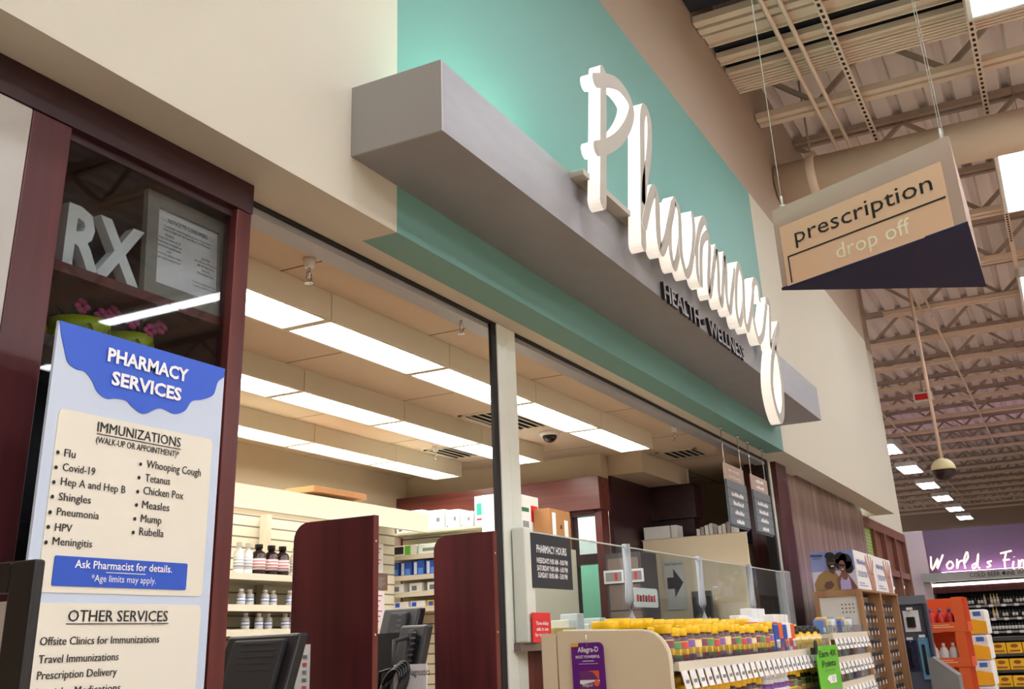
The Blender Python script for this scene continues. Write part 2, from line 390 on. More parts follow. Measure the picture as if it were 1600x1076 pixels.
PTEXT = [('PHARMACY', 1.718, 2.089, 0.272, 0.0283), ('SERVICES', 1.737, 2.034, 0.233, 0.0281), ('IMMUNIZATIONS', 1.712, 1.914, 0.271, 0.0211), ('(WALK-UP OR APPOINTMENT)*', 1.712, 1.887, 0.268, 0.0134), ('Flu', 1.627, 1.843, 0.031, 0.0158), ('Covid-19', 1.627, 1.811, 0.092, 0.0156), ('Hep A and Hep B', 1.627, 1.779, 0.188, 0.0155), ('Shingles', 1.626, 1.745, 0.09, 0.0154), ('Pneumonia', 1.626, 1.712, 0.118, 0.0152), ('HPV', 1.626, 1.678, 0.046, 0.0151), ('Meningitis', 1.624, 1.648, 0.109, 0.015), ('Whooping Cough', 1.875, 1.848, 0.188, 0.0172), ('Tetanus', 1.874, 1.814, 0.083, 0.017), ('Chicken Pox', 1.872, 1.783, 0.135, 0.0169), ('Measles', 1.872, 1.749, 0.09, 0.0167), ('Mump', 1.872, 1.716, 0.067, 0.0166), ('Rubella', 1.871, 1.685, 0.079, 0.0165), ('Ask Pharmacist for details.', 1.69, 1.602, 0.296, 0.0151), ('*Age limits may apply.', 1.74, 1.574, 0.196, 0.0132), ('OTHER SERVICES', 1.689, 1.488, 0.297, 0.0214), ('Offsite Clinics for Immunizations', 1.623, 1.44, 0.341, 0.0148), ('Travel Immunizations', 1.625, 1.404, 0.218, 0.0146), ('Prescription Delivery', 1.626, 1.372, 0.216, 0.0145), ('Specialty Medications', 1.624, 1.338, 0.233, 0.0144)]
PDOTS = [(1.609, 1.85), (1.609, 1.816), (1.608, 1.783), (1.609, 1.751), (1.608, 1.717), (1.608, 1.685), (1.607, 1.652), (1.855, 1.854), (1.854, 1.821), (1.854, 1.787), (1.854, 1.755), (1.853, 1.722), (1.852, 1.69)]
HOURS = [('PHARMACY HOURS', 4.429, 1.794, 0.33, 0.0287), ('WEEKDAYS 9:00 AM - 8:00 PM', 4.418, 1.751, 0.343, 0.0199), ('SATURDAY 9:00 AM - 6:00 PM', 4.421, 1.718, 0.335, 0.0198), ('SUNDAY 10:00 AM - 5:00 PM', 4.428, 1.687, 0.321, 0.0197)]

# ================================================================== SETTING
ZS = 2.866            # underside of the shop-front bulkhead
ZP = 5.33             # paint line between cream and taupe
b = MB(); b.box(-12, 60, -16, 12, -0.1, 0); struct(b.build('floor', FLOORM))
# ceiling: corrugated roof deck, ribs along X, with joists, bridging and strut channels as parts
b = MB(); pitch = 0.30; y = -16.0; prof = []
while y < 12:
    prof += [(y, 7.15), (y + 0.17, 7.15), (y + 0.20, 7.22), (y + 0.27, 7.22)]; y += pitch
for p, q in zip(prof, prof[1:]):
    b.quad([(-12, p[0], p[1]), (60, p[0], p[1]), (60, q[0], q[1]), (-12, q[0], q[1])])
ceiling = struct(b.build('ceiling', DECKM, recalc=False))
def joist(x, y0, y1):
    m = MB()
    for dx in (-0.07, 0.07): m.box(x + dx - 0.045, x + dx + 0.045, y0, y1, 6.46, 6.53, 1); m.box(x + dx - 0.035, x + dx + 0.035, y0, y1, 7.08, 7.15)
    n = int((y1 - y0) / 0.62); st = (y1 - y0) / n
    for i in range(n):
        a, c = y0 + i * st, y0 + (i + 1) * st
        z0, z1 = (6.53, 7.08) if i % 2 == 0 else (7.08, 6.53)
        m.bar((x, a, z0), (x, c, z1), 0.05, 0.05)
    m.build('roof_joist', [STEEL, STEEL_LIGHT], ceiling)
xj = -6.9
while xj < 56:
    joist(xj, -14 if xj < 30 else -6, 1.99 if xj < 18.5 else (7 if xj > 20 else 2.4)); xj += 2.1
for yy, xa, xe in ((1.36, 3, 18.2), (1.22, 3, 18.2), (-2.6, 3, 50), (-2.75, 3, 50), (1.25, 18.6, 34), (3.4, 19, 50), (-5.2, 20, 50)):
    m = MB(); m.tube([(xa, yy, 6.42), (xe, yy, 6.42)], 0.022, 6); m.build('bridging_rod', STEEL_LIGHT, ceiling)
for yy, xa, xe in ((0.92, 3, 11.4), (-0.2, 5, 30)):
    m = MB(); m.box(xa, xe, yy - 0.03, yy + 0.03, 6.33, 6.37)
    x = xa + 0.05
    while x < min(xe, 15): m.box(x, x + 0.05, yy - 0.013, yy + 0.013, 6.326, 6.331, 1); x += 0.1
    m.build('strut_channel', [STEEL_LIGHT, BLACKVOID], ceiling)
# louvred patch of the ceiling against the wall, dark liner above it
m = MB(); m.box(6.4, 7.66, -0.9, 1.99, 6.56, 6.575); m.box(7.94, 8.88, -0.9, 1.99, 6.56, 6.575); m.build('dark_liner', BLACKVOID, ceiling)
for xa, xe in ((6.6, 6.8), (7.05, 7.25), (7.97, 8.18), (8.39, 8.55), (8.71, 8.83)):
    m = MB(); m.box(xa, xe, -1.2, 1.99, 6.50, 6.53); m.box(xa, xa + 0.02, -1.2, 1.99, 6.47, 6.50); m.box(xe - 0.02, xe, -1.2, 1.99, 6.47, 6.50)
    m.build('ceiling_slat', STEEL_LIGHT, ceiling)
m = MB()
for k in range(6): m.box(8.90 + k * 0.055, 8.932 + k * 0.055, -1.2, 1.99, 6.49, 6.54); m.box(8.90 + k * 0.055, 8.955 + k * 0.055, -1.2, 1.99, 6.54, 6.55)
m.build('ribbed_slat', STEEL_LIGHT, ceiling)

# shop-front wall: cream bulkhead with a teal bay, taupe above the paint line
b = MB()
XA, XT0, XT1, XE = -4.0, 3.0, 9.03, 15.33
b.box(XA, XT0, 2.0, 2.25, ZS, ZP, 0); b.box(XT1, XE, 2.0, 2.25, ZS, ZP, 0)
b.box(XT0, XT1, 2.0, 2.16, ZS, ZP, 1); b.box(XT0, XT1, 2.16, 2.25, ZS, ZP, 0)
b.box(XA, XE, 2.0, 2.25, ZP, 7.2, 2)
struct(b.build('wall_front', [CREAM, TEAL, TAUPE], recalc=False))
b = MB(); b.box(XE, 18.62, 2.35, 2.6, 2.83, 5.9, 0); b.box(XE, 18.62, 2.35, 2.6, 5.9, 7.2, 1); b.box(XE - 0.02, XE, 2.25, 2.6, ZS, 7.2, 0)
struct(b.build('wall_right', [CREAM, TAUPE]))
b = MB(); b.box(9.9, 14.5, 2.306, 2.45, 0, 2.95)
for k in range(16): b.bevbox(9.9 + k * .2875, 9.9 + (k + 1) * .2875, 2.30, 2.31, 0, 2.866, .0025, 1)
struct(b.build('wall_panelled', MAHOGP))
b = MB(); b.bevbox(9.52, 9.92, 2.2, 2.5, 0, ZS, 0.006); struct(b.build('trim_1', MAHOG))
b = MB(); b.box(9.40, 9.46, 2.26, 2.34, 0, ZS, 0); b.box(9.46, 9.52, 2.25, 2.34, 0, ZS, 1); struct(b.build('trim_2', [DARKSLOT, PALEPOST]))
# mahogany window wall to the right of the panelling
wr = MB(); wr.box(14.5, 18.62, 2.33, 2.45, 2.70, 2.83)
for x in (14.5, 15.45, 16.35, 17.4, 18.5): wr.box(x, x + 0.12, 2.33, 2.45, 0, 2.70)
for z in (2.12, 1.3): wr.box(14.5, 18.62, 2.34, 2.44, z, z + 0.09)
wr.box(14.5, 18.62, 2.34, 2.44, 0, 0.5)
wroot = struct(wr.build('window_2', BROWNF))
m = MB(); m.box(14.8, 18.4, 2.6, 2.85, 2.86, 2.88); o = m.build('added_office_lamp', LENS, loc=(16.5, 2.7, 2.86)); tag(o, 'unseen ceiling panel added to light the office behind the brown window wall', 'ceiling light')  # lamp added to brighten the panes from behind
m = MB(); m.box(14.62, 18.5, 2.39, 2.40, 0.5, 2.12); m.build('window_pane', GLASS, wroot)
m = MB(); m.box(15.57, 18.5, 2.39, 2.41, 2.21, 2.70); m.build('upper_panel', BROWNF, wroot)
BLIND = stripes('green_slat_blind', (96, 130, 60), (168, 196, 118), 22, 'Z', 0.5, 0.2)
m = MB(); m.box(14.62, 15.45, 2.38, 2.40, 2.21, 2.70); m.build('slat_blind', BLIND, wroot)
b = MB(); b.box(14.5, 18.62, 2.95, 3.0, 0, 2.9); struct(b.build('wall_office', mat('pale_green_grey_paint', (190, 204, 190), 0.8)))

# pharmacy interior shell
GRID = mat('ceiling_tile', (196, 170, 138), 0.9, var=0.05, scale=30)
m_ = GRID.node_tree; bs = m_.nodes['Principled BSDF']
tc = m_.nodes.new('ShaderNodeTexCoord'); br = m_.nodes.new('ShaderNodeTexBrick')
br.offset = 0.0; br.inputs['Scale'].default_value = 1.0; br.inputs['Mortar Size'].default_value = 0.006
br.inputs['Brick Width'].default_value = 1.15; br.inputs['Row Height'].default_value = 0.94
br.inputs['Color1'].default_value = (*lin((216, 197, 172)), 1); br.inputs['Color2'].default_value = (*lin((210, 191, 166)), 1)
br.inputs['Mortar'].default_value = (*lin((110, 84, 62)), 1)
mp = m_.nodes.new('ShaderNodeMapping'); mp.inputs['Location'].default_value = (0.35, 0.72, 0)
m_.links.new(tc.outputs['Object'], mp.inputs[0]); m_.links.new(mp.outputs[0], br.inputs['Vector']); m_.links.new(br.outputs[0], bs.inputs['Base Color'])
b = MB(); b.box(-1, 10.6, 2.25, 5.3, 2.87, 2.95); struct(b.build('ceiling_pharmacy', GRID))
b = MB(); b.box(-1, 8.3, 5.25, 5.35, 0, 2.87); struct(b.build('wall_back', PHWALL))
b = MB(); b.box(-1.1, -1, 2.2, 5.35, 0, 2.95); struct(b.build('wall_left', PHWALL))
b = MB(); b.box(10.6, 10.7, 2.45, 5.35, 0, 2.95); b.box(8.3, 10.7, 5.25, 5.35, 0, 2.95); struct(b.build('wall_alcove', PHWALL))
# mahogany partition across the pharmacy with beige top strip, a lit window and a glazed door
b = MB()
b.box(8.06, 8.2, 3.32, 5.25, 2.66, 2.87, 1)
b.box(7.95, 8.1, 4.25, 5.25, 0, 2.40, 0); b.box(7.95, 8.1, 3.30, 3.34, 0, 2.40, 0)
b.box(7.95, 8.1, 3.34, 4.25, 2.38, 2.40, 0); b.box(7.95, 8.1, 3.34, 3.36, 0, 2.4, 0)
b.box(7.95, 8.1, 3.58, 4.25, 0, 2.40, 0)
b.box(7.88, 8.1, 3.28, 5.25, 2.40, 2.66, 2)
struct(b.build('wall_partition', [MAHOGR, PHWALL, MAHOGY]))
w1 = MB(); w1.box(7.97, 8.05, 3.36, 3.58, 1.98, 2.06); w1.box(7.97, 8.05, 3.36, 3.58, 2.36, 2.38)
wr = struct(w1.build('window_1', MAHOGD))
m = MB(); m.box(8.0, 8.01, 3.36, 3.58, 2.06, 2.36); m.build('window_pane', GLASS, wr)
m = MB(); m.box(8.0, 8.01, 3.36, 3.58, 0.1, 1.98); m.build('door_glass', glass('green_glass', (190, 228, 214)), wr)
b = MB(); b.box(9.35, 9.42, 3.0, 5.25, 0, 2.90, 0); b.box(8.2, 9.35, 5.0, 5.1, 0, 2.9, 0); t_ = MB(); t_.box(8.4, 9.1, 3.6, 4.8, 2.84, 2.868); o_ = t_.build('added_room_lamp', LENS, loc=(8.7, 4.2, 2.84)); tag(o_, 'ceiling panel added to light the room behind the partition window', 'ceiling light')  # ceiling lamp added so the partition window shows bright
struct(b.build('wall_room', mat('pale_cool_paint', (206, 214, 206), 0.8)))
b = MB(); b.box(9.2, 9.34, 2.92, 3.34, 0, 2.70, 0); b.box(8.2, 9.2, 3.30, 3.34, 0, 2.70, 0); b.box(9.15, 9.36, 2.88, 3.34, 2.40, 2.70, 0)
struct(b.build('trim_3', MAHOGD))
b = MB(); b.box(8.2, 9.36, 3.0, 3.36, 2.70, 2.87); struct(b.build('trim_4', PHWALL))
# roll-up grille header and post in the opening
b = MB(); b.box(2.42, 9.4, 2.27, 2.36, 2.83, ZS, 0); b.box(2.42, 9.4, 2.25, 2.27, 2.855, ZS, 1); struct(b.build('trim_5', [ALU, DARKSLOT]))
b = MB(); b.box(4.20, 4.245, 2.252, 2.268, 0, ZS, 1); b.bevbox(4.245, 4.34, 2.245, 2.275, 0, ZS, 0.003, 1, 0); b.bevbox(4.343, 4.44, 2.247, 2.275, 0, ZS, 0.003, 1, 0)
struct(b.build('trim_6', [PALEPOST, DARKSLOT]))
# pale pilaster left of the display case
b = MB(); b.bevbox(1.38, 1.545, 2.17, 2.5, 0, 2.76, 0.006); b.box(0.9, 1.37, 2.22, 2.5, 0, 2.76); struct(b.build('trim_7', mat('pale_grey_paint', (182, 180, 174), 0.6)))

# far end of the store: wine department bulkhead and end wall
b = MB(); b.box(58, 58.2, -16, 12, 0, 7.2); struct(b.build('wall_end', TAUPE))
b = MB(); b.box(-12, 60, -16.2, -16, 0, 7.2); struct(b.build('wall_aisle', CREAM))
b = MB(); b.box(-12.2, -12, -16, 12, 0, 7.2); struct(b.build('wall_rear', CREAM))
b = MB(); b.box(34.2, 36, -9, 3.75, 2.85, 4.1, 0); b.box(34.0, 36, 3.75, 6, 0, 4.1, 1); b.box(35.2, 36, -9, 3.75, 0, 2.85, 2)
struct(b.build('wall_wine', [LILAC, LAVENDER, BLACKM]))

# ------------------------------------------------------------------ store lamps
def high_bay():
    t = thing('high_bay_light', '', 'ceiling light', (0, 0, 6.2))
    m = MB(); m.box(-0.95, 0.95, -0.32, 0.32, 6.22, 6.34, 0); m.box(-0.97, 0.97, -0.34, -0.30, 6.19, 6.30, 0); m.box(-0.97, 0.97, 0.30, 0.34, 6.19, 6.30, 0)
    m.box(-0.97, -0.93, -0.34, 0.34, 6.19, 6.30, 0); m.box(0.93, 0.97, -0.34, 0.34, 6.19, 6.30, 0)
    m.build('housing', WHITE, t)
    m = MB()
    for k in range(6): m.box(-0.93, 0.93, -0.285 + k * 0.098, -0.205 + k * 0.098, 6.195, 6.215)
    m.build('lamp_lens', HIGHBAY, t)
    m = MB()
    for x in (-0.8, 0.8): m.tube([(x, 0, 6.34), (x, 0, 7.17)], 0.006, 5)
    m.build('hanger', STEEL, t)
    return t
hb = high_bay(); used = False
for row, (yy, what) in enumerate(((-0.52, 'in the row beside the pharmacy'), (-5.6, 'in the added second row out'), (-10.6, 'in the added third row out'), (-14.0, 'in the added outermost row'))):  # rows past the first are unseen, added to brighten the shop front
    for i, x in enumerate((-2.2, 2.7, 7.5, 12.5, 17.3, 22.2, 27.1) if row == 0 else (-7.1, -4.6, -2.2, 0.2, 2.7, 5.2, 17.3, 22.2, 27.1) if row == 1 else (-7.1, -4.6, -2.2, 0.2, 2.7, 5.2, 7.6, 10, 12.5, 15, 17.3, 22.2)):
        t = hb if not used else dup(hb); used = True
        t.location = (x, yy, 6.2)
        t['label'] = f'white high-bay light {what}, {nth(i)} from the near end'
        t['group'] = 'high-bay lights over the aisles'
for i, x in enumerate((31.4, 36.1, 40.9, 45.6, 50.4, 55.0)):
    t = dup(hb, (x, 4.0, 6.2)); t['group'] = 'high-bay lights over the far aisle'
    t['label'] = f'white high-bay light hanging beyond the shop-front wall end, {nth(i)} from the camera'
t = thing('strip_light', 'narrow white strip light running crosswise above the middle aisle', 'ceiling light', (10.6, -6.6, 6.25))
m = MB(); m.box(10.47, 10.73, -8.1, -5.1, 6.27, 6.36); m.build('housing', WHITE, t)
m = MB(); m.box(10.49, 10.71, -8.05, -6.63, 6.25, 6.27); m.box(10.49, 10.71, -6.57, -5.15, 6.25, 6.27); m.build('lamp_lens', HIGHBAY, t)
m = MB(); m.tube([(10.6, -6.6, 6.36), (10.6, -6.6, 7.17)], 0.01, 6); m.build('hanger', STEEL, t)

# ------------------------------------------------------------------ duct, sprinkler pipe, signs and camera under the roof
t = thing('air_duct', 'round cream-painted air duct running into the wall above the prescription sign', 'duct', (10.5, 0, 5.98))
m = MB(); m.lathe([(0.215, -4.6), (0.215, 1.99)], (10.5, 0, 5.98), 32, 0, 'Y'); m.build('pipe', TAN, t)
for y in (1.6, -1.2, -4):
    m = MB(); m.lathe([(0.225, y - 0.05), (0.235, y - 0.03), (0.235, y + 0.03), (0.225, y + 0.05)], (10.5, 0, 5.98), 32, 0, 'Y'); m.box(10.44, 10.56, y - 0.06, y + 0.06, 6.20, 6.25)
    m.build('strap', STEEL_LIGHT, t)
    m = MB(); m.tube([(10.5, y, 6.22), (10.5, y, 7.17)], 0.012, 6); m.build('hanger_rod', STEEL, t)

t = thing('ceiling_camera', 'cream and black dome camera hanging on a long pole', 'security camera', (16.0, 1.32, 3.5))
m = MB(); m.tube([(16, 1.32, 3.6), (16, 1.32, 6.46)], 0.025, 8); m.build('pole', TAN, t)
m = MB(); m.lathe([(0.03, 0.17)] + [(0.17 * math.cos(a), 0.17 * math.sin(a)) for a in [R(80 - 10 * k) for k in range(9)]], (16, 1.32, 3.47), 24); m.build('housing', mat('camera_cream', (216, 204, 158), 0.5), t)
m = MB(); m.lathe([(0.17, 0.0)] + [(0.165 * math.cos(a), -0.15 * math.sin(a)) for a in [R(10 * k) for k in range(9)]], (16, 1.32, 3.47), 24); m.build('dome', BROWNGL, t)

t = thing('exit_sign', 'small red and white exit box hanging from the roof', 'exit sign', (23.9, 2.1, 6.0))
m = MB(); m.bevbox(23.85, 23.95, 1.9, 2.3, 6.0, 6.2, 0.01); m.build('body', WHITE, t)
m = MB(); m.box(23.84, 23.852, 1.93, 2.27, 6.03, 6.16); m.build('sign_face', RED, t)
m = MB(); m.tube([(23.9, 2.1, 6.2), (23.9, 2.1, 7.17)], 0.02, 6); m.build('stem', STEEL, t)

# triangular prescription sign
TA, TB, TC = (4.94, 0.99), (4.51, 0.09), (5.49, 0.09)
t = thing('prescription_sign', 'three-sided tan hanging sign reading prescription drop off', 'hanging sign', (4.95, 0.4, 3.0))
m = MB(); m.prism([TA, TB, TC], 'Z', 3.004, 3.42); m.build('body', SIGNGREY, t)
m = MB(); m.prism([(TA[0], TA[1] + .005), (TB[0] - .005, TB[1] - .003), (TC[0] + .005, TC[1] - .003)], 'Z', 2.99, 3.004); m.build('underside', NAVY, t)
d = Vector((TB[0] - TA[0], TB[1] - TA[1], 0)); Ls = d.length; d.normalize(); nn = Vector((d.y, -d.x, 0))
if nn.x > 0: nn = -nn
Msign = Matrix(((d.x, -nn.x, 0, TA[0] + nn.x * 0.003), (d.y, -nn.y, 0, TA[1] + nn.y * 0.003), (0, 0, 1, 3.0), (0, 0, 0, 1)))
def lquad(mb, M, x0, x1, z0, z1, off=0.0, mi=0): mb.quad([M @ Vector((x0, -off, z0)), M @ Vector((x1, -off, z0)), M @ Vector((x1, -off, z1)), M @ Vector((x0, -off, z1))], mi)
m = MB(); lquad(m, Msign, 0.035, 0.94, 0.0, 0.315); panel = m.build('sign_panel', SIGNTAN, t)
m = MB(); BOLD[0] = 0.0
m.text('prescription', Msign @ Matrix.Translation((0, -0.002, 0)), 0.12, 0.20, 0.079, 0.76, 0)
lquad(m, Msign, 0.06, 0.93, 0.142, 0.150, 0.002, 0); lquad(m, Msign, 0.06, 0.068, 0.01, 0.150, 0.002, 0)
m.build('upper_lettering', INK, panel); m = MB(); m.text('drop off', Msign @ Matrix.Translation((0, -0.002, 0)), 0.34, 0.045, 0.074, 0.40, 0); m.build('lower_lettering', SIGNCREAM, panel)
for (x, y) in ((TA[0] - 0.01, TA[1] - 0.06), (TB[0] + 0.05, TB[1] + 0.03), (TC[0] - 0.08, TC[1] + 0.04)):
    m = MB(); m.tube([(x, y, 3.46), (x, y, 6.46)], 0.0022, 5); m.lathe([(0.014, 0), (0.014, 0.012)], (x, y, 3.42), 10); m.lathe([(0.006, 0), (0.006, 0.06)], (x, y, 3.425), 8)
    m.build('hanging_wire', WIREM, t)

# ------------------------------------------------------------------ Pharmacy sign: metal beam, script letters, tagline
t = thing('pharmacy_sign', 'grey metal beam sign with white script Pharmacy lettering on teal wall', 'shop sign', (5.8, 1.8, 3.06))
m = MB(); m.box(2.71, 8.87, 1.63, 2.0, 3.06, 3.075, 0); m.box(2.71, 8.87, 1.615, 1.63, 3.06, 3.34, 0)
m.box(2.70, 2.71, 1.615, 2.0, 3.06, 3.342, 1); m.box(8.87, 8.88, 1.615, 2.0, 3.06, 3.34, 1); m.box(2.71, 8.87, 1.85, 2.0, 3.325, 3.335, 0)
m.build('beam', [BRUSH, BEAMEND], t)
m = MB(); m.box(3.2, 4.2, 1.86, 1.91, 3.336, 3.35); m.box(4.8, 8.2, 1.88, 1.886, 3.336, 3.35); m.build('uplight_strip', UPLIGHT, t)
m = MB(); M0 = Matrix.Identity(4)
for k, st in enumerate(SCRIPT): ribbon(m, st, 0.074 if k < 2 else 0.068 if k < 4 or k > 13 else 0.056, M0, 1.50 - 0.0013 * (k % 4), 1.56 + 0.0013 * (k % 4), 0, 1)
m.box(3.80, 6.95, 1.55, 1.615, 3.315, 3.345)
m.build('script_lettering', [WHITEACR, GLOWRETURN], t)
m = MB(); BOLD[0] = 0.012
m.text('HEALTH', facing_front(1.595), 4.915, 3.052, 0.092, 0.60, 0, 0.0); m.text('HEALTH', facing_front(1.612), 4.91, 3.05, 0.096, 0.61, 1, 0.015)
m.build('health_lettering', [GREYLET, BLACKLET], t, recalc=False); m = MB()
m.text('WELLNESS', facing_front(1.595), 5.69, 3.052, 0.092, 0.76, 0, 0.0); m.text('WELLNESS', facing_front(1.612), 5.685, 3.05, 0.096, 0.77, 1, 0.015)
m.lathe([(0.018, 1.595), (0.018, 1.615)], (5.605, 0, 3.10), 14, 1, 'Y')
m.build('wellness_lettering', [GREYLET, BLACKLET], t, recalc=False)
BOLD[0] = 0.0
# wine department sign
t = thing('wine_department_sign', 'purple far wall sign with glowing script and grey beam reading cold beer fine wines', 'shop sign', (34, 0, 2.6))
m = MB(); m.box(33.7, 34.2, -8, 3.95, 2.62, 2.86); m.build('beam', mat('sage_grey', (158, 160, 158), 0.6), t)
m = MB(); m.box(34.02, 34.10, -6, 3.4, 2.862, 2.88); m.build('pink_strip', PINKLED, t)
m = MB()
for st in WORLD: m.tube([(33.6, p[0], p[1]) for p in smooth(st, 4)], 0.028, 6)
m.build('script_lettering', NEON, t)
m = MB(); m.text('COLD BEER  FINE WINES', facing_left(33.69), -2.62, 2.68, 0.12, 1.72); m.lathe([(0.04, 33.66), (0.04, 33.7)], (0, 1.72, 2.74), 10, 0, 'X'); m.build('tagline_lettering', INK, t)
# ================================================================== DISPLAY CASE, POSTER
t = thing('display_case', 'tall mahogany glass-fronted display case left of the pharmacy opening', 'display case', (1.97, 2.36, 0))
m = MB(); m.bevbox(1.545, 1.67, 2.17, 2.55, 0, 2.76, 0.004); m.build('left_post', MAHOG, t)
m = MB(); m.bevbox(2.325, 2.392, 2.17, 2.215, 0, 2.76, 0.003); m.box(2.375, 2.392, 2.215, 2.55, 0, 2.76); m.build('right_stile', MAHOGR, t)
m = MB(); m.box(-1, 2.392, 2.165, 2.55, 2.76, 2.864); m.box(1.67, 2.325, 2.19, 2.21, 2.735, 2.76); m.build('top_rail', MAHOGD, t)
for z in (2.395, 2.19, 1.75):
    m = MB(); m.box(1.67, 2.375, 2.21, 2.53, z - 0.028, z); m.build('shelf', MAHOGR if z > 2.3 else MAHOGD, t)
m = MB(); m.box(1.67, 2.325, 2.196, 2.202, 0.6, 2.735); m.build('glass_pane', GLASS, t)
m = MB(); m.box(1.67, 2.375, 2.53, 2.55, 0, 2.367); m.build('back_panel', BLACKM, t)
m = MB(); m.box(1.67, 2.375, 2.53, 2.55, 2.395, 2.76); m.build('upper_back_panel', mat('blue_grey_back', (104, 104, 122), 0.5), t)
m = MB(); m.box(1.67, 2.325, 2.175, 2.53, 0, 0.6); m.build('plinth', MAHOG, t)

t = MB(); BOLD[0] = 0.03
t.text('RX', facing_front(2.275), 1.745, 2.404, 0.172, 0.275, 0, 0.035)
o = t.build('letter_ornament', mat('white_ornament', (236, 238, 234), 0.5), loc=(1.9, 2.29, 2.396)); BOLD[0] = 0.0
tag(o, 'white free-standing RX letters on the top shelf of the display case', 'decoration')
t = thing('framed_notice', 'grey framed notice to consumers leaning beside the RX letters', 'picture frame', (2.2, 2.3, 2.396))
def lean(p): return (p[0], p[1] + (p[2] - 2.396) * 0.06, p[2])
def lhexa(mb, x0, x1, y0, y1, z0, z1, mi=0): mb.hexa([lean(q) for q in ((x0, y0, z0), (x1, y0, z0), (x1, y1, z0), (x0, y1, z0), (x0, y0, z1), (x1, y0, z1), (x1, y1, z1), (x0, y1, z1))], mi)
m = MB(); x0, x1, z0, z1 = 2.02, 2.372, 2.397, 2.732
lhexa(m, x0, x0 + .045, 2.225, 2.245, z0, z1); lhexa(m, x1 - .045, x1, 2.225, 2.245, z0, z1); lhexa(m, x0 + .045, x1 - .045, 2.225, 2.245, z0, z0 + .045); lhexa(m, x0 + .045, x1 - .045, 2.225, 2.245, z1 - .045, z1)
m.build('frame', mat('pewter_frame', (150, 146, 134), 0.5), t)
m = MB(); lhexa(m, x0 + .045, x1 - .045, 2.235, 2.24, z0 + .045, z1 - .045); pp = m.build('paper', WHITE, t)
Ml = Matrix(((1, 0, 0, 0), (0, 1, 0.06, 2.2335 - 0.06 * 2.396), (0, 0, 1, 0), (0, 0, 0, 1)))
m = MB(); cx = (x0 + x1) / 2
m.text('NOTICE TO CONSUMERS', Ml, cx, 2.652, 0.013, 0.17, align='C')
for k, s in enumerate(('Complaints concerning the practice of pharmacy', 'may be filed with the State Board of Pharmacy')): m.text(s, Ml, cx, 2.634 - k * .012, 0.007, 0.20, align='C')
for k, s in enumerate(('Online', 'Visit the Board of', "Pharmacy's website at", 'pharmacy.iowa.gov/complaint', 'or', 'Scan the QR code below to file a', '"right online complaint form"')): m.text(s, Ml, x0 + .10, 2.605 - k * .013, 0.007, min(0.1, 0.0045 * len(s) + 0.01), align='C')
for k, s in enumerate(('By Mail', 'Iowa Board of Pharmacy', '400 SW 8th Street', 'Suite E', 'Des Moines, Iowa')): m.text(s, Ml, x1 - .095, 2.575 - k * .013, 0.007, 0.0042 * len(s) + 0.005, align='C')
for k in range(2): m.text('To request a complaint form by mail', Ml, x1 - .10, 2.49 - k * .012, 0.006, 0.10, align='C')
m.build('notice_text', INK, pp)

def flower_bowl(x, r, label):
    t = thing('flower_bowl', label, 'planter', (x, 2.36, 2.191))
    m = MB(); m.lathe([(r * .45, 2.191), (r * .75, 2.215), (r, 2.262), (r * 1.05, 2.27), (r * 1.05, 2.30), (r * .98, 2.30), (r * .9, 2.265), (r * .1, 2.26)], (x, 2.36, 0), 28); m.build('bowl', LIME, t)
    m = MB()
    for k in range(8):
        a0 = 2 * math.pi * k / 8
        m.tube([(x + r * 1.10 * math.cos(a0 + s * .8), 2.36 + r * 1.10 * math.sin(a0 + s * .8), 2.195 + 0.085 * math.sin(s * math.pi)) for s in [j / 8 for j in range(9)]], 0.003, 5)
    m.build('wire_basket', LIME, t)
    m = MB()
    for k in range(46):
        a = random.uniform(0, 6.28); l = random.uniform(.05, .13); z = 2.30 + random.uniform(0, .05)
        p = Vector((x + random.uniform(-r, r) * .6, 2.36 + random.uniform(-r, r) * .5, 2.29)); q = p + Vector((math.cos(a) * l * .6, math.sin(a) * l * .4, l * .5)); s = Vector((-math.sin(a), math.cos(a), 0)) * .012
        m.quad([p, (p + q) / 2 + s, q, (p + q) / 2 - s])
    m.build('leaves', LEAF, t, recalc=False)
    for px, pz in ((x - .05, 2.325), (x + .06, 2.335), (x + .02, 2.315)):
        m = MB()
        for k in range(6):
            a = k * math.pi / 3; m.blob((px + .014 * math.cos(a), 2.29 + .005 * (k % 2), pz + .014 * math.sin(a)), .013, .006, .011, 0, 1)
        m.build('blossom', MAGENTA, t)
flower_bowl(1.92, 0.082, 'larger lime green bowl of magenta flowers in the display case')
flower_bowl(2.10, 0.070, 'smaller lime green bowl of magenta flowers nearer the right stile')

t = thing('services_poster', 'tall blue and cream pharmacy services poster on a stand', 'poster', (1.85, 2.0, 0))
YP = 1.996
m = MB(); m.box(1.570, 2.131, 1.998, 2.006, 0.95, 2.155); m.build('board', LIGHTBLUE, t)
m = MB(); m.prism([(max(1.5705, min(2.1305, a)), min(2.1540, b_)) for a, b_ in smooth(CLOUD[2:], 5)] + [(1.5705, 2.1545), (2.1305, 2.1545)], 'Y', YP, 1.998); m.build('blue_cloud', BLUE, t)
def rrect(x0, x1, z0, z1, r=.012):
    out = []
    for cx, cz, a in ((x1 - r, z1 - r, 0), (x0 + r, z1 - r, 90), (x0 + r, z0 + r, 180), (x1 - r, z0 + r, 270)):
        out += [(cx + r * math.cos(R(a + k * 30)), cz + r * math.sin(R(a + k * 30))) for k in range(4)]
    return out
m = MB(); m.prism(rrect(1.600, 2.100, 1.548, 1.951), 'Y', YP, 1.998, 0); m.prism(rrect(1.600, 2.100, 1.0, 1.527), 'Y', YP, 1.998, 0); m.build('cream_panel', POSTCREAM, t)
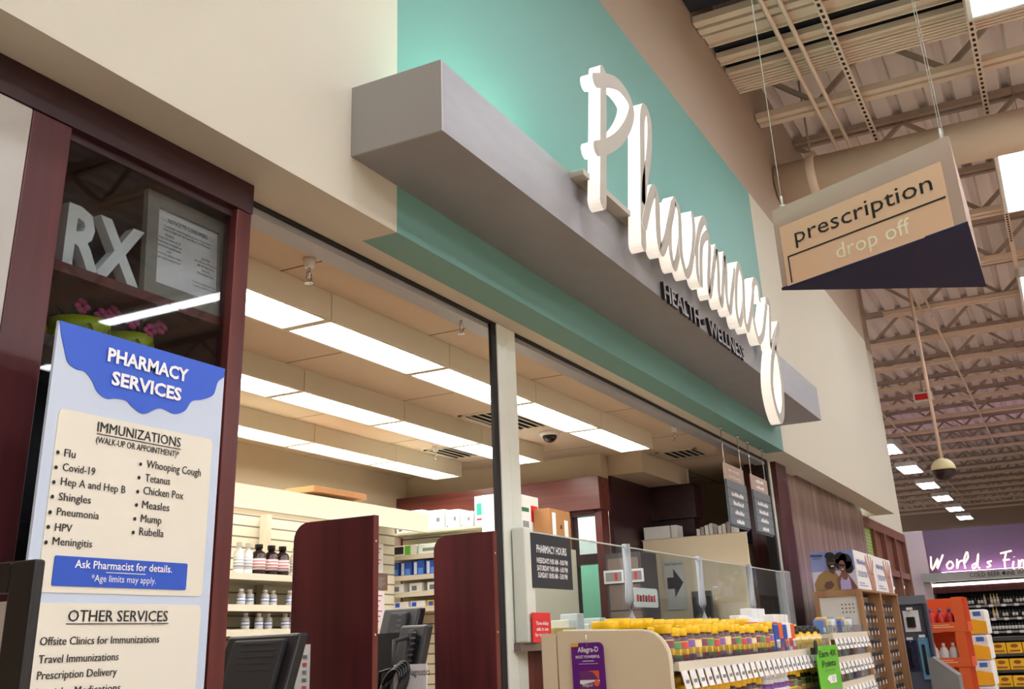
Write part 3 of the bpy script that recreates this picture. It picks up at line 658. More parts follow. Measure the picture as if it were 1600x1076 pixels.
m = MB(); m.prism(rrect(1.635, 2.04, 1.562, 1.626, .004), 'Y', 1.994, 1.996); m.build('blue_banner', mat('banner_blue', (36, 84, 196), .45), t)
mw, mk = MB(), MB()
for s, x, z, w, cap in PTEXT:
    head = s in ('PHARMACY', 'SERVICES'); BOLD[0] = 0.035 if head else (0.012 if s.startswith('Ask') else 0.0)
    white = head or s.startswith(('Ask', '*'))
    (mw if white else mk).text(s, facing_front(1.9925 if white else 1.9945), x, z, cap * 1.12, w)
    if not white: mk.text(s, facing_front(1.9944), x + .0006, z, cap * 1.12, w)
for x, z in PDOTS: mk.lathe([(0.0045, 1.9940), (0.0045, 1.9946)], (x, 0, z), 12, 0, 'Y')
mk.box(1.712, 1.985, 1.9940, 1.9946, 1.9075, 1.9095); mk.box(1.685, 1.99, 1.9940, 1.9946, 1.482, 1.4840); mw.box(1.78, 1.90, 1.992, 1.9926, 1.594, 1.5955)
BOLD[0] = 0.0
mw.build('white_lettering', WHITEINK, t); mk.build('black_lettering', INK, t)
m = MB(); m.box(1.8, 1.9, 2.006, 2.03, 0.02, 1.5); m.box(1.6, 2.1, 1.90, 2.14, 0, 0.02); m.build('stand', GREYPL, t)

# black framed sign at the bottom left corner
t = thing('floor_sign', 'black framed stand sign with grey and yellow sheet at the left corner', 'sign stand', (0.96, 1.5, 0))
m = MB(); m.bevbox(0.952, 0.97, 1.198, 1.245, 0.75, 1.53, 0.004); m.bevbox(0.952, 0.97, 1.755, 1.802, 0.75, 1.53, 0.004); m.bevbox(0.952, 0.97, 1.245, 1.755, 1.49, 1.53, 0.004); m.bevbox(0.952, 0.97, 1.245, 1.755, 0.75, 0.79, 0.004)
m.build('frame', BLACK, t)
m = MB(); m.box(0.957, 0.965, 1.245, 1.755, 0.80, 1.48); m.build('sheet', mat('sheet_grey', (186, 178, 176), .5), t)
m = MB(); m.prism([(1.263, 1.0)] + [(1.263 + .25 - .25 * math.cos(R(a)), 1.20 + .22 * math.sin(R(a))) for a in range(0, 181, 15)] + [(1.72, 1.0)], 'X', 0.955, 0.957); m.build('yellow_shape', mat('sheet_yellow', (232, 178, 20), .5), t)
m = MB(); m.prism([(1.285, 1.0)] + [(1.285 + .22 - .22 * math.cos(R(a)), 1.10 + .2 * math.sin(R(a))) for a in range(0, 181, 15)] + [(1.70, 1.0)], 'X', 0.953, 0.955); m.build('dark_shape', INK, t)
m = MB(); m.box(0.94, 0.98, 1.47, 1.53, 0.02, 0.75); m.box(0.8, 1.12, 1.25, 1.75, 0, 0.02); m.build('stand', BLACK, t)

# ================================================================== PHARMACY LAMPS
def troffer():
    t = thing('troffer_light', '', 'ceiling light', (0, 0, 2.75))
    m = MB()
    m.box(-.5, .5, -.135, -.115, 2.745, 2.868, 0); m.box(-.5, .5, .115, .135, 2.745, 2.868, 0)
    m.box(-.5, -.478, -.115, .115, 2.745, 2.868, 0); m.box(.478, .5, -.115, .115, 2.745, 2.868, 0)
    m.build('housing', BEIGESH, t)
    m = MB(); m.box(-.478, .478, -.115, .115, 2.758, 2.766); m.build('prism_lens', LENS, t)
    m = MB()
    for k in range(1, 24): m.box(-.478 + k * .0398 - .001, -.478 + k * .0398 + .001, -.06, .06, 2.756, 2.758)
    m.build('lens_ribs', WHITE, t)
    return t
tr0 = troffer(); used = False
for yy, xe, n, row in ((2.77, 7.46, 6, 'front'), (3.68, 7.42, 5, 'middle'), (4.56, 7.64, 5, 'rear')):
    for i in range(n):
        t = dup(tr0) if used else tr0; used = True
        t.location = (xe - 0.5 - i * 1.005, yy, 2.75)
        t['label'] = f'lit ceiling fixture in the {row} row over the pharmacy, {nth(i)} from the far end'
        t['group'] = 'pharmacy ceiling fixtures'
def sprinkler(x, y, z, label, cup=True):
    t = thing('sprinkler_head', label, 'sprinkler', (x, y, z))
    if cup:
        m = MB(); m.lathe([(.018, z - .04), (.020, z - .036), (.026, z)], (x, y, 0), 16); m.build('escutcheon', WHITE, t)
        z -= .04
    m = MB(); m.tube([(x, y, z), (x, y, z - .04)], .007, 8); m.tube([(x - .012, y, z - .02), (x - .016, y, z - .045), (x, y, z - .062)], .003, 5); m.tube([(x + .012, y, z - .02), (x + .016, y, z - .045), (x, y, z - .062)], .003, 5)
    m.lathe([(.018, z - .066), (.018, z - .062)], (x, y, 0), 12); m.build('sprayer', CHROME, t)
sprinkler(3.05, 2.45, 2.87, 'white cup sprinkler head nearest the display case')
sprinkler(4.01, 2.31, 2.83, 'bare metal sprinkler under the silver header left of the post', False)
sprinkler(6.88, 4.22, 2.87, 'white cup sprinkler head between the middle and rear light rows')
sprinkler(7.35, 2.42, 2.87, 'white cup sprinkler head above the plexiglass counter')
t = thing('dome_camera', 'small white dome camera on the pharmacy ceiling', 'security camera', (6.93, 3.25, 2.87))
m = MB(); m.lathe([(.07, 2.84), (.08, 2.87)], (6.93, 3.25, 0), 20); m.build('base', WHITE, t)
m = MB(); m.lathe([(.055 * math.cos(R(a)), 2.84 - .05 * math.sin(R(a))) for a in range(0, 81, 16)], (6.93, 3.25, 0), 20); m.build('dome', BROWNGL, t)
def vent(x, y, label, w=.5, d=.5):
    t = thing('air_vent', label, 'vent', (x, y, 2.87))
    m = MB(); m.box(x - w / 2, x + w / 2, y - d / 2, y - d / 2 + .03, 2.862, 2.872); m.box(x - w / 2, x + w / 2, y + d / 2 - .03, y + d / 2, 2.862, 2.872); m.box(x - w / 2, x - w / 2 + .03, y - d / 2, y + d / 2, 2.862, 2.872); m.box(x + w / 2 - .03, x + w / 2, y - d / 2, y + d / 2, 2.862, 2.872); m.build('frame', BEIGESH, t)
    m = MB()
    for k in range(7): m.hexa([(x - w / 2 + .03, y - d / 2 + .05 + k * .06, 2.855), (x + w / 2 - .03, y - d / 2 + .05 + k * .06, 2.855), (x + w / 2 - .03, y - d / 2 + .08 + k * .06, 2.862), (x - w / 2 + .03, y - d / 2 + .08 + k * .06, 2.862),
                               (x - w / 2 + .03, y - d / 2 + .05 + k * .06, 2.858), (x + w / 2 - .03, y - d / 2 + .05 + k * .06, 2.858), (x + w / 2 - .03, y - d / 2 + .08 + k * .06, 2.865), (x - w / 2 + .03, y - d / 2 + .08 + k * .06, 2.865)])
    m.build('louvre', BEIGESH, t)
    m = MB(); m.box(x - w / 2 + .03, x + w / 2 - .03, y - d / 2 + .03, y + d / 2 - .03, 2.868, 2.8705); m.build('dark_opening', BLACKVOID, t)
vent(6.35, 3.25, 'louvred ceiling vent behind the silver post, front one', .7, .5)
vent(7.2, 4.15, 'louvred ceiling vent behind the silver post between middle and rear lights', .5, .45)
vent(8.55, 2.75, 'louvred ceiling vent above the far end of the counter', .42, .36)

# ================================================================== PHARMACY FURNITURE
# work counter under the privacy wings
t = thing('work_counter', 'mahogany pharmacy work counter under the privacy wings', 'counter', (3.3, 2.5, 0))
m = MB(); m.box(2.42, 4.17, 2.10, 2.75, 1.0, 1.05); m.build('worktop', MAHOGD, t)
m = MB(); m.box(2.42, 4.17, 2.15, 2.70, 0, 1.0); m.build('body', MAHOG, t)
def wing(x, y0, y1, label):
    t = thing('privacy_wing', label, 'divider', (x, (y0 + y1) / 2, 1.051))
    r = .06; pts = [(y0, 1.051), (y0, 1.835)] + [(y1 - r + r * math.sin(R(a)), 1.835 - r + r * math.cos(R(a))) for a in range(0, 91, 15)] + [(y1, 1.051)]
    m = MB(); m.prism(pts, 'X', x, x + .028); m.build('panel', MAHOG, t)
    m = MB(); m.box(x, x + .03, y0 - .004, y0, 1.051, 1.836); m.build('edge_band', MAHOGR, t)
    m = MB()
    for z in (1.14, 1.45, 1.75): m.lathe([(.004, y0 - .0055), (.004, y0 - .004)], (x + .014, 0, z), 8, 0, 'Y')
    m.build('screw_cap', BEIGE, t)
wing(3.0, 2.095, 2.435, 'rounded mahogany privacy wing nearer the display case')
wing(3.8, 2.065, 2.345, 'rounded mahogany privacy wing beside the silver post')

def pos_terminal(name, x, y0, y1, zt, label, d=.30):
    t = thing(name, label, 'monitor', (x, (y0 + y1) / 2, 1.051))
    # tilted slab seen from behind; its screen faces +X
    def sl(m, a0, a1, th, yy0, yy1, mi=0):
        (xa, za), (xb, zb) = a0, a1
        m.hexa([(xa, yy0, za), (xa + th, yy0, za), (xa + th, yy1, za), (xa, yy1, za), (xb, yy0, zb), (xb + th, yy0, zb), (xb + th, yy1, zb), (xb, yy1, zb)], mi)
    m = MB(); sl(m, (x - .13, zt - .32), (x, zt), .05, y0, y1); m.build('monitor_case', BLACK, t, bevel=.008)
    m = MB(); sl(m, (x - .10, zt - .20), (x - .03, zt - .015), .05, y0 + .04, y1 - .05); rm = m.build('rear_module', BLACKM, t, bevel=.006)
    m = MB()
    for k in range(9): sl(m, (x - .092 + k * .007, zt - .18 + k * .019), (x - .089 + k * .007, zt - .174 + k * .019), .01, y0 + .06, y1 - .09)
    m.build('vent_ribs', BLACK, rm)
    m = MB(); m.box(x - .12, x + .06, y0 + .06, y1 - .06, 1.051, 1.07); m.bar((x - .02, (y0 + y1) / 2, 1.07), (x - .06, (y0 + y1) / 2, 1.25), .1, .05); m.build('stand', BLACK, t)
    return t
t = pos_terminal('checkout_terminal', 2.72, 2.17, 2.46, 1.462, 'black checkout terminal seen from behind, beside the display case')
m = MB(); m.tube([(2.60, 2.40, 1.40), (2.56, 2.43, 1.39), (2.54, 2.42, 1.30), (2.56, 2.40, 1.15), (2.60, 2.38, 1.06)], .007, 7); m.build('cable', GREYPL, t)
t = pos_terminal('checkout_terminal', 3.40, 2.13, 2.245, 1.482, 'small black card terminal with coiled cable between the wings')
m = MB(); m.tube([(3.36, 2.19, 1.44), (3.29, 2.20, 1.43), (3.265, 2.185, 1.37), (3.24, 2.175, 1.32)], .008, 7); m.build('plug_cable', BLACKM, t)
m = MB()
for k in range(5): m.tube([(3.222 - .005 * k, 2.135 + .03 * math.cos(a) - .028 * math.sin(a) + .006 * k, 1.30 + .06 * math.sin(a) + .012 * math.cos(a) - .006 * k) for a in [j * math.pi / 8 for j in range(17)]], .006, 6)
m.tube([(3.225, 2.165, 1.34), (3.225, 2.215, 1.33), (3.24, 2.235, 1.22), (3.26, 2.235, 1.06)], .006, 6); m.build('coiled_cable', BLACK, t)
t = pos_terminal('computer_monitor', 3.62, 2.30, 2.47, 1.552, 'black computer monitor behind the card terminal')
m = MB(); m.box(3.45, 3.485, 2.28, 2.48, 1.051, 1.46); o = m.build('screen_back', BLACKM, loc=(3.5, 2.38, 1.051)); tag(o, 'black panel with white top edge below the rear monitor', 'panel')
t = thing('diagnostics_card', 'white card reading Diagnostics below the card terminal', 'card', (3.3, 2.18, 1.051))
m = MB(); m.box(3.235, 3.24, 2.03, 2.165, 1.051, 1.352); m.build('card', WHITE, t)
m = MB(); m.text('Diagnostics', facing_left(3.233), -2.105, 1.316, .022, .09); m.build('lettering', INK, t)
t = thing('price_list', 'white price list with small coloured pictures taped to the near wing', 'paper sheet', (2.99, 2.2, 1.27))
m = MB(); m.box(2.994, 2.999, 2.345, 2.405, 1.27, 1.43); m.build('sheet', PAPER, t)
m = MB()
for k, c in enumerate(range(5)): m.box(2.992, 2.994, 2.355, 2.372, 1.385 - k * .024, 1.396 - k * .024, k % 3)
m.build('pictures', [SLATEGR, mat('rose_ink', (190, 90, 90), .6), GREYPL], t)

# long gondola with slatwall along the back of the pharmacy
t = thing('pharmacy_shelving', 'long cream shelving with valance along the pharmacy back wall', 'shelving', (5.9, 4.75, 0))
m = MB(); m.prism([(4.3, 2.36), (4.62, 2.40), (4.62, 2.37), (4.3, 2.24)], 'X', 4.5, 6.86); m.box(4.5, 6.86, 4.28, 4.31, 2.22, 2.36); m.build('valance', BEIGESH, t)
m = MB(); m.box(4.5, 6.5, 4.88, 4.92, 0, 2.3); m.build('back_panel', SLAT, t)
m = MB(); m.box(6.36, 6.88, 4.60, 4.64, 0, 2.34); m.build('slatwall_end', SLAT, t)
for x in (4.52, 5.62, 6.34):
    m = MB(); m.box(x, x + .05, 4.80, 4.86, 0, 2.3); m.build('upright', BEIGESH, t)
for z in (1.865, 1.685, 1.545, 1.40):
    m = MB(); m.box(4.5, 6.36, 4.45, 4.88, z - .025, z); m.box(4.5, 6.36, 4.44, 4.45, z - .032, z + .006); m.build('shelf', BEIGESH, t)

def bottle(name, h, r, cap, body, label):
    t = thing(name, '', 'bottle', (0, 0, 0))
    m = MB(); m.lathe([(r * .96, 0), (r, .01), (r, h * .66), (r * .85, h * .74), (r * .45, h * .80), (r * .45, h * .86)], (0, 0, 0), 16); m.build('body', body, t)
    m = MB(); m.lathe([(r * .55, h * .86), (r * .55, h)], (0, 0, 0), 14); m.build('cap', cap, t)
    m = MB(); m.lathe([(r * 1.01, h * .18), (r * 1.01, h * .55)], (0, 0, 0), 16); m.build('label', label, t)
    return t
def mini_label(name, a, b_): return stripes(name, a, b_, 55, 'Z', .6, .55)
LAB1 = mini_label('white_red_label', (230, 226, 226), (196, 120, 124)); LAB2 = mini_label('white_blue_label', (232, 232, 236), (120, 140, 190)); LAB3 = mini_label('pale_print_label', (228, 228, 228), (176, 176, 184))
syrup = bottle('syrup_bottle', .19, .046, BLACK, BROWNGL, LAB1); white_b = bottle('pill_bottle', .19, .032, WHITE, WHITE, LAB3); small_b = bottle('small_pill_bottle', .10, .026, WHITE, CLEARB, LAB2)
for i, (x, src, nm) in enumerate(((5.06, white_b, 'white bottle'), (5.14, white_b, 'white bottle'), (5.24, syrup, 'dark syrup bottle'), (5.36, syrup, 'dark syrup bottle'), (5.47, syrup, 'dark syrup bottle'), (5.60, white_b, 'tall white bottle'), (5.70, small_b, 'small bottle'), (5.80, white_b, 'white bottle'))):
    dup(src, (x, 4.53, 1.866), 0, f'{nm} on the top back shelf, {nth(i)} from the display case', 'bottles on the top back shelf')
for i, x in enumerate((5.1, 5.2, 5.32, 5.42, 5.56, 5.65, 5.73, 5.82)):
    dup(small_b, (x, 4.53 + .02 * (i % 2), 1.686), 0, f'small white pill bottle on the second back shelf, {nth(i)} from the display case', 'bottles on the second back shelf')
for i, x in enumerate((5.15, 5.25, 5.36, 5.5, 5.58, 5.69, 5.79)):
    dup(small_b, (x, 4.53 - .02 * (i % 2), 1.546), 0, f'pale medicine bottle on the third back shelf, {nth(i)} from the display case', 'bottles on the third back shelf')
for o_ in (syrup, small_b, white_b):
    for ch in list(o_.children): bpy.data.objects.remove(ch)
    bpy.data.objects.remove(o_)

def carton(name, x0, x1, y0, y1, z0, z1, m_, label, cat='box', patches=(), group=None):
    t = thing(name, label, cat, ((x0 + x1) / 2, (y0 + y1) / 2, z0), group)
    m = MB(); m.bevbox(x0, x1, y0, y1, z0, z1, .002, 1); ct = m.build('carton', m_, t)
    for nm, face, a0, a1, b0, b1, pm in patches:
        m = MB()
        if face == 'X': m.box(x0 - .0015, x0, y1 - a1 * (y1 - y0), y1 - a0 * (y1 - y0), z0 + b0 * (z1 - z0), z0 + b1 * (z1 - z0))
        else: m.box(x0 + a0 * (x1 - x0), x0 + a1 * (x1 - x0), y0 - .0015, y0, z0 + b0 * (z1 - z0), z0 + b1 * (z1 - z0))
        m.build(nm, pm, ct)
    return t
carton('cardboard_box', 5.55, 6.15, 4.35, 4.6, 2.402, 2.44, CARDB, 'flat brown cardboard box on top of the back shelving valance')
# papers pinned on the slatwall
def sheet(x0, x1, z0, z1, m_, label, y=4.595, extra=None):
    t = thing('wall_paper_sheet', label, 'paper sheet', ((x0 + x1) / 2, y, z0))
    m = MB(); m.box(x0, x1, y, y + .004, z0, z1); m.build('sheet', m_, t)
    m = MB()
    for k in range(6): m.box(x0 + .02, x1 - .03 - .02 * (k % 3), y - .001, y, z1 - .04 - k * (z1 - z0 - .05) / 6, z1 - .032 - k * (z1 - z0 - .05) / 6)
    m.build('print', extra or GREYPL, t)
sheet(6.38, 6.55, 1.96, 2.17, PAPER, 'white typed notice pinned to the slatwall')
sheet(6.58, 6.72, 1.94, 2.15, WHITE, 'white leaflet with red picture pinned under orange clip', 4.594, RED)
sheet(6.40, 6.78, 1.82, 1.94, mat('photo_brown', (128, 96, 84), .6, var=.6, scale=30), 'brown photo page of the wall calendar')
sheet(6.38, 6.74, 1.55, 1.815, mat('calendar_pale', (232, 222, 226), .7), 'pale wall calendar grid under the photo page', 4.595, mat('calendar_red', (190, 60, 80), .6))

# second shelving run facing the counter
t = thing('pharmacy_gondola', 'cream slatted shelving unit with medicine boxes behind the second wing', 'shelving', (7.2, 3.9, 0))
m = MB(); m.box(7.18, 7.22, 3.76, 4.72, 0, 2.235); m.build('back_panel', SLAT, t)
m = MB(); m.box(6.98, 7.4, 3.76, 4.74, 2.235, 2.25); m.build('top_board', BEIGESH, t)
for z in (2.07, 1.92, 1.80, 1.69):
    m = MB(); m.box(6.92, 7.18, 3.76, 4.72, z - .02, z); m.box(6.912, 6.92, 3.76, 4.72, z - .03, z + .006); m.build('shelf', BEIGESH, t)
blu = mat('deep_blue_card', (40, 84, 176), .4); lab_w = mat('pale_label', (214, 222, 238), .5)
carton('mouse_box', 6.94, 7.1, 4.44, 4.70, 2.071, 2.15, WHITE, 'white carton with black gadget picture on the upper gondola shelf', patches=[('picture', 'X', .15, .55, .2, .9, BLACK), ('green_end', 'X', .6, .8, .05, .95, GREEN)])
carton('long_carton', 6.94, 7.1, 4.05, 4.42, 2.071, 2.15, mat('mint_card', (226, 240, 226), .5), 'long pale green carton on the upper gondola shelf', patches=[('print', 'X', .1, .9, .3, .6, GREYPL)])
for i in range(6): carton('blue_medicine_box', 6.94, 7.05, 4.60 - i * .115, 4.70 - i * .115, 1.921, 2.03, blu, f'blue medicine box on the second gondola shelf, {nth(i)} from the left', patches=[('label', 'X', .1, .35, .1, .9, lab_w), ('stripe', 'X', .45, .9, .1, .5, mat('sky_blue', (90, 150, 230), .4))], group='blue medicine boxes')
for i in range(4): carton('white_medicine_box', 6.95, 7.06, 4.56 - i * .16, 4.67 - i * .16, 1.801, 1.87, WHITE, f'small white medicine box on the third gondola shelf, {nth(i)} from the left', patches=[('print', 'X', .2, .6, .2, .7, SLATEGR)], group='white medicine boxes')
for i in range(3): carton('flat_medicine_box', 6.95, 7.06, 4.52 - i * .15, 4.65 - i * .15, 1.691, 1.74, WHITE if i != 2 else YELLOW, f'{"yellow" if i == 2 else "white"} box on the fourth gondola shelf, {nth(i)} from the left', patches=[('print', 'X', .1, .4, .2, .8, BLUE)], group='boxes on the fourth gondola shelf')
for i, (y0, y1, h) in enumerate(((4.42, 4.66, .165), (4.22, 4.41, .15), (4.09, 4.21, .14), (3.97, 4.08, .115))):
    carton('white_carton', 7.0, 7.25, y0, y1, 2.251, 2.251 + h, WHITE, f'large white printed carton on top of the gondola, {nth(i)} from the left', patches=[('print', 'X', .1, .5, .3, .8, PAPER), ('mark', 'X', .08, .2, .08, .16, SLATEGR), ('icon', 'X', .62, .78, .4, .6, GREYPL)], group='white cartons on the gondola')
carton('tissue_carton', 7.0, 7.2, 3.82, 3.95, 2.251, 2.47, WHITE, 'white carton with teal square beside the silver post', patches=[('teal_square', 'X', .15, .6, .35, .75, TEALINK), ('red_line', 'X', .15, .5, .18, .24, RED)])
t = carton('red_white_carton', 6.66, 7.09, 3.45, 3.70, 2.051, 2.42, PAPER, 'tall white carton with red pictures and green strip behind the post', patches=[('red_picture', 'Y', .02, .24, .5, .82, RED), ('red_picture', 'Y', .70, .96, .5, .82, RED), ('green_strip', 'Y', .34, .62, .68, .76, mat('dark_green_ink', (56, 110, 88), .5)), ('fine_print', 'Y', .38, .6, .25, .5, GREYPL)])
carton('shipping_carton', 6.98, 7.35, 3.31, 3.44, 2.051, 2.325, CARDB, 'brown shipping carton with white stickers behind the plexiglass end', patches=[('sticker', 'Y', .12, .28, .3, .9, WHITE), ('sticker', 'Y', .68, .86, .25, .75, WHITE), ('hole', 'Y', .5, .56, .5, .6, BLACK)])
for z, n in ((1.921, 3), (1.801, 3), (1.691, 3)):
    for i in range(n): carton('medicine_packet', 6.95, 7.05, 3.78 + i * .07, 3.84 + i * .07, z, z + .08, (WHITE, PAPER, CARDB)[i], f'small packet between wing and post, {("second", "third", "fourth")[int((1.95 - z) * 8.5)]} shelf, {nth(i)} from the right', group='packets beside the post')

m = MB(); m.bevbox(6.62, 7.40, 3.30, 3.74, 0, 2.05, .006); o = m.build('storage_stand', BEIGESH, loc=(7, 3.5, 0)); tag(o, 'tall pale storage stand carrying the red and brown cartons', 'cabinet')
# consultation counter with plexiglass screens
t = thing('consultation_counter', 'mahogany counter with curved ledge below the plexiglass', 'counter', (6.9, 2.3, 0))
arc = [(4.30, 2.45), (4.30, 2.21), (4.42, 2.13), (4.62, 2.09), (4.85, 2.08), (9.35, 2.08), (9.35, 2.45)]
m = MB(); m.prism(arc, 'Z', 1.372, 1.405); m.build('ledge', mat('grey_brown_laminate', (128, 108, 100), .35), t)
m = MB(); m.prism([(4.46, 2.45), (4.46, 2.26), (4.56, 2.18), (4.66, 2.12), (4.85, 2.11), (9.33, 2.11), (9.33, 2.45)], 'Z', 0, 1.372); m.build('front_panel', MAHOGR, t)
m = MB(); m.box(4.31, 4.45, 2.26, 2.45, 0, 1.372); m.build('end_panel', MAHOG, t)
t = thing('plexiglass_screen', 'row of clear plexiglass panes with metal posts on the counter ledge', 'screen', (6.9, 2.2, 1.405))
xs = (4.40, 5.60, 6.90, 8.14, 9.18)
for a, c in zip(xs, xs[1:]):
    m = MB(); m.box(a, c, 2.197, 2.203, 1.405, 1.885); m.build('pane', PLEXI, t)
    m = MB(); m.box(a, c, 2.195, 2.205, 1.884, 1.890); m.build('top_edge', mat('frosted_edge', (206, 210, 208), .4), t)
for x in xs[1:4]:
    m = MB(); m.tube([(x, 2.2, 1.405), (x, 2.2, 1.43), (x, 2.185, 1.5), (x, 2.19, 1.6), (x, 2.19, 1.9)], .024, 10); m.build('post', ALU, t)
m = MB(); m.bevbox(4.305, 4.365, 2.17, 2.24, 1.405, 1.90, .008); m.bevbox(4.368, 4.41, 2.18, 2.22, 1.405, 1.895, .006); m.build('end_post', PALEPOST, t)
m = MB(); m.bevbox(9.14, 9.36, 2.16, 2.24, 1.405, 1.895, .01); m.build('end_post', ALU, t)
t = thing('hours_sign', 'black pharmacy hours sign on the plexiglass', 'sign', (4.59, 2.19, 1.637))
m = MB(); m.box(4.368, 4.81, 2.173, 2.179, 1.637, 1.878); bd = m.build('board', mat('chalk_black', (36, 38, 46), .5), t)
m = MB()
for k, (s, x, z, w, cap) in enumerate(HOURS): BOLD[0] = .02; m.text(s, facing_front(2.1715), 4.587, z - (.004 if k else 0), cap * 1.15, w, align='C')
BOLD[0] = 0.0
m.build('lettering', WHITEINK, bd)
t = thing('safe_notice', 'red time-delay safe notice standing on the ledge', 'sign', (4.41, 2.15, 1.406))
m = MB(); m.box(4.315, 4.50, 2.155, 2.159, 1.406, 1.53); m.build('card', RED, t)
m = MB(); BOLD[0] = .015
for k, s in enumerate(('Time-delay', 'safe in use', 'for narcotics.')): m.text(s, facing_front(2.1535), 4.41, 1.478 - k * .024, .015, (.13, .12, .15)[k], align='C')
BOLD[0] = 0.0
m.build('lettering', WHITEINK, t)
# beige partition behind the counter and what is on it
t = thing('counter_partition', 'tall beige partition panel behind the counter', 'partition', (8.82, 2.8, 0))
m = MB(); m.box(8.80, 8.84, 2.36, 3.28, 0, 2.20); m.build('panel', mat('pale_beige_laminate', (246, 230, 198), .5, var=.02), t)
m = MB(); m.box(8.795, 8.845, 2.35, 3.29, 2.20, 2.206); m.build('edge_band', BEIGESH, t)
t = thing('arrow_sign', 'white paper sign with black arrow pointing right on beige partition', 'sign', (8.79, 3.05, 1.75))
m = MB(); m.box(8.785, 8.79, 2.925, 3.105, 1.62, 2.02); m.build('sheet', PAPER, t)
m = MB(); m.prism([(3.08, 1.88), (3.02, 1.88), (3.02, 1.95), (2.94, 1.835), (3.02, 1.72), (3.02, 1.79), (3.08, 1.79)], 'X', 8.78, 8.785); m.text('Quest Diagnostics', facing_left(8.783), -3.015, 1.98, .022, .16, align='C'); m.build('arrow', INK, t)
carton('white_record_box', 8.79, 8.95, 3.02, 3.26, 2.207, 2.31, WHITE, 'long white box on top of the beige partition', patches=[('seam', 'X', .62, .635, 0, 1, PAPER)])
carton('small_white_box', 8.79, 8.95, 2.955, 3.01, 2.207, 2.31, PAPER, 'narrow white box beside the long white box on the partition')
for i in range(9):
    y = 2.78 - i * .038
    m = MB(); m.box(8.79, 8.93, y - .03, y, 2.207, 2.26 + .012 * ((i * 5) % 4)); o = m.build('file_folder', (PAPER, mat('pink_grey_folder', (176, 160, 156), .7), WHITE)[i % 3], loc=(8.86, y - .015, 2.207)); tag(o, f'upright paper folder on the beige partition, {nth(i)} from the left', 'folder', 'folders on the partition')
m = MB(); m.bevbox(8.6, 8.66, 2.66, 2.82, 1.45, 1.75, .006); m.tube([(8.63, 2.74, 1.2), (8.63, 2.74, 1.45)], .03, 8); m.box(8.5, 8.76, 2.62, 2.86, 1.18, 1.2); o = m.build('counter_monitor', BLACK, loc=(8.63, 2.74, 1.18)); tag(o, 'black monitor behind the plexiglass beside the arrow sign', 'monitor')
m = MB(); m.box(8.3, 8.79, 2.5, 2.9, 0, 1.178); o = m.build('back_counter', BEIGE, loc=(8.6, 2.7, 0)); tag(o, 'low beige back counter behind the plexiglass', 'counter')
t = thing('medicine_cabinet', 'dark storage cabinet behind the plexiglass', 'cabinet', (7.7, 3.1, 0))
m = MB(); m.box(7.6, 7.94, 2.86, 3.15, 0, 2.02); m.build('body', mat('charcoal_laminate', (66, 60, 66), .5), t)
for k in range(3):
    m = MB(); m.box(7.592, 7.6, 2.88, 3.13, 1.42 + k * .19, 1.6 + k * .19); m.build('door', mat('grey_brown_laminate', (128, 108, 100), .35), t)
for i, (y0, y1) in enumerate(((3.0, 3.16), (2.84, 2.98))):
    t = thing('wall_plaque', ('left' if i == 0 else 'right') + ' white framed plaque with red mark behind the plexiglass', 'plaque', (7.58, (y0 + y1) / 2, 1.83))
    m = MB(); m.box(7.575, 7.585, y0, y1, 1.80, 1.895); m.build('plate', WHITE, t)
    m = MB(); m.box(7.572, 7.575, y0 + .015, y1 - .015, 1.815, 1.88); m.build('inner_field', mat('plaque_grey', (150, 140, 144), .5), t)
    m = MB(); m.prism([(y0 + .05, 1.82), (y0 + .07, 1.82), (y0 + .07, 1.875), (y0 + .05, 1.875)], 'X', 7.570, 7.572); m.build('red_mark', RED, t)
t = thing('round_corner_sign', 'white rounded sign with red lettering hung inside the plexiglass', 'sign', (5.95, 2.23, 1.57))
m = MB(); m.prism(rrect(5.73, 6.12, 1.57, 1.675, .02), 'Y', 2.215, 2.22); m.build('plate', WHITE, t)
m = MB()
for k in range(7): m.prism([(5.77 + k * .045, 1.60), (5.80 + k * .045, 1.60), (5.80 + k * .045, 1.64 - .008 * (k % 2)), (5.77 + k * .045, 1.635)], 'Y', 2.213, 2.215, k % 2)
m.build('red_marks', [RED, mat('dark_red_ink', (120, 40, 70), .6)], t)
for i, (x, h) in enumerate(((4.95, .10), (5.06, .13), (5.2, .08), (5.35, .11))):
    m = MB(); m.bevbox(x, x + .08, 2.27, 2.37, 1.406, 1.406 + h, .003, 1); o = m.build('counter_packet', (PAPER, mat('pale_blue_card', (214, 216, 216), .5), WHITE, mat('aqua_card', (204, 214, 212), .5))[i], loc=(x + .04, 2.32, 1.406)); tag(o, f'pale carton standing behind the hours sign, {nth(i)} from the left', 'box', 'cartons behind the screen')
for i in range(2):
    m = MB(); m.bevbox(4.62 + .1 * i, 4.85 + .12 * i, 2.24, 2.4, 1.406 + .032 * i, 1.436 + .032 * i, .006); o = m.build('paper_tray', mat('straw_tray', (188, 160, 80), .5), loc=(4.75, 2.32, 1.406)); tag(o, ('lower' if i == 0 else 'upper') + ' straw-coloured tray behind the plexiglass', 'tray', 'trays behind the screen')
m = MB(); m.bevbox(6.98, 7.35, 2.26, 2.4, 1.406, 1.50, .006); o = m.build('calculator_bin', SLATEGR, loc=(7.2, 2.33, 1.406)); tag(o, 'low grey bin behind the plexiglass right of the arrow', 'bin')
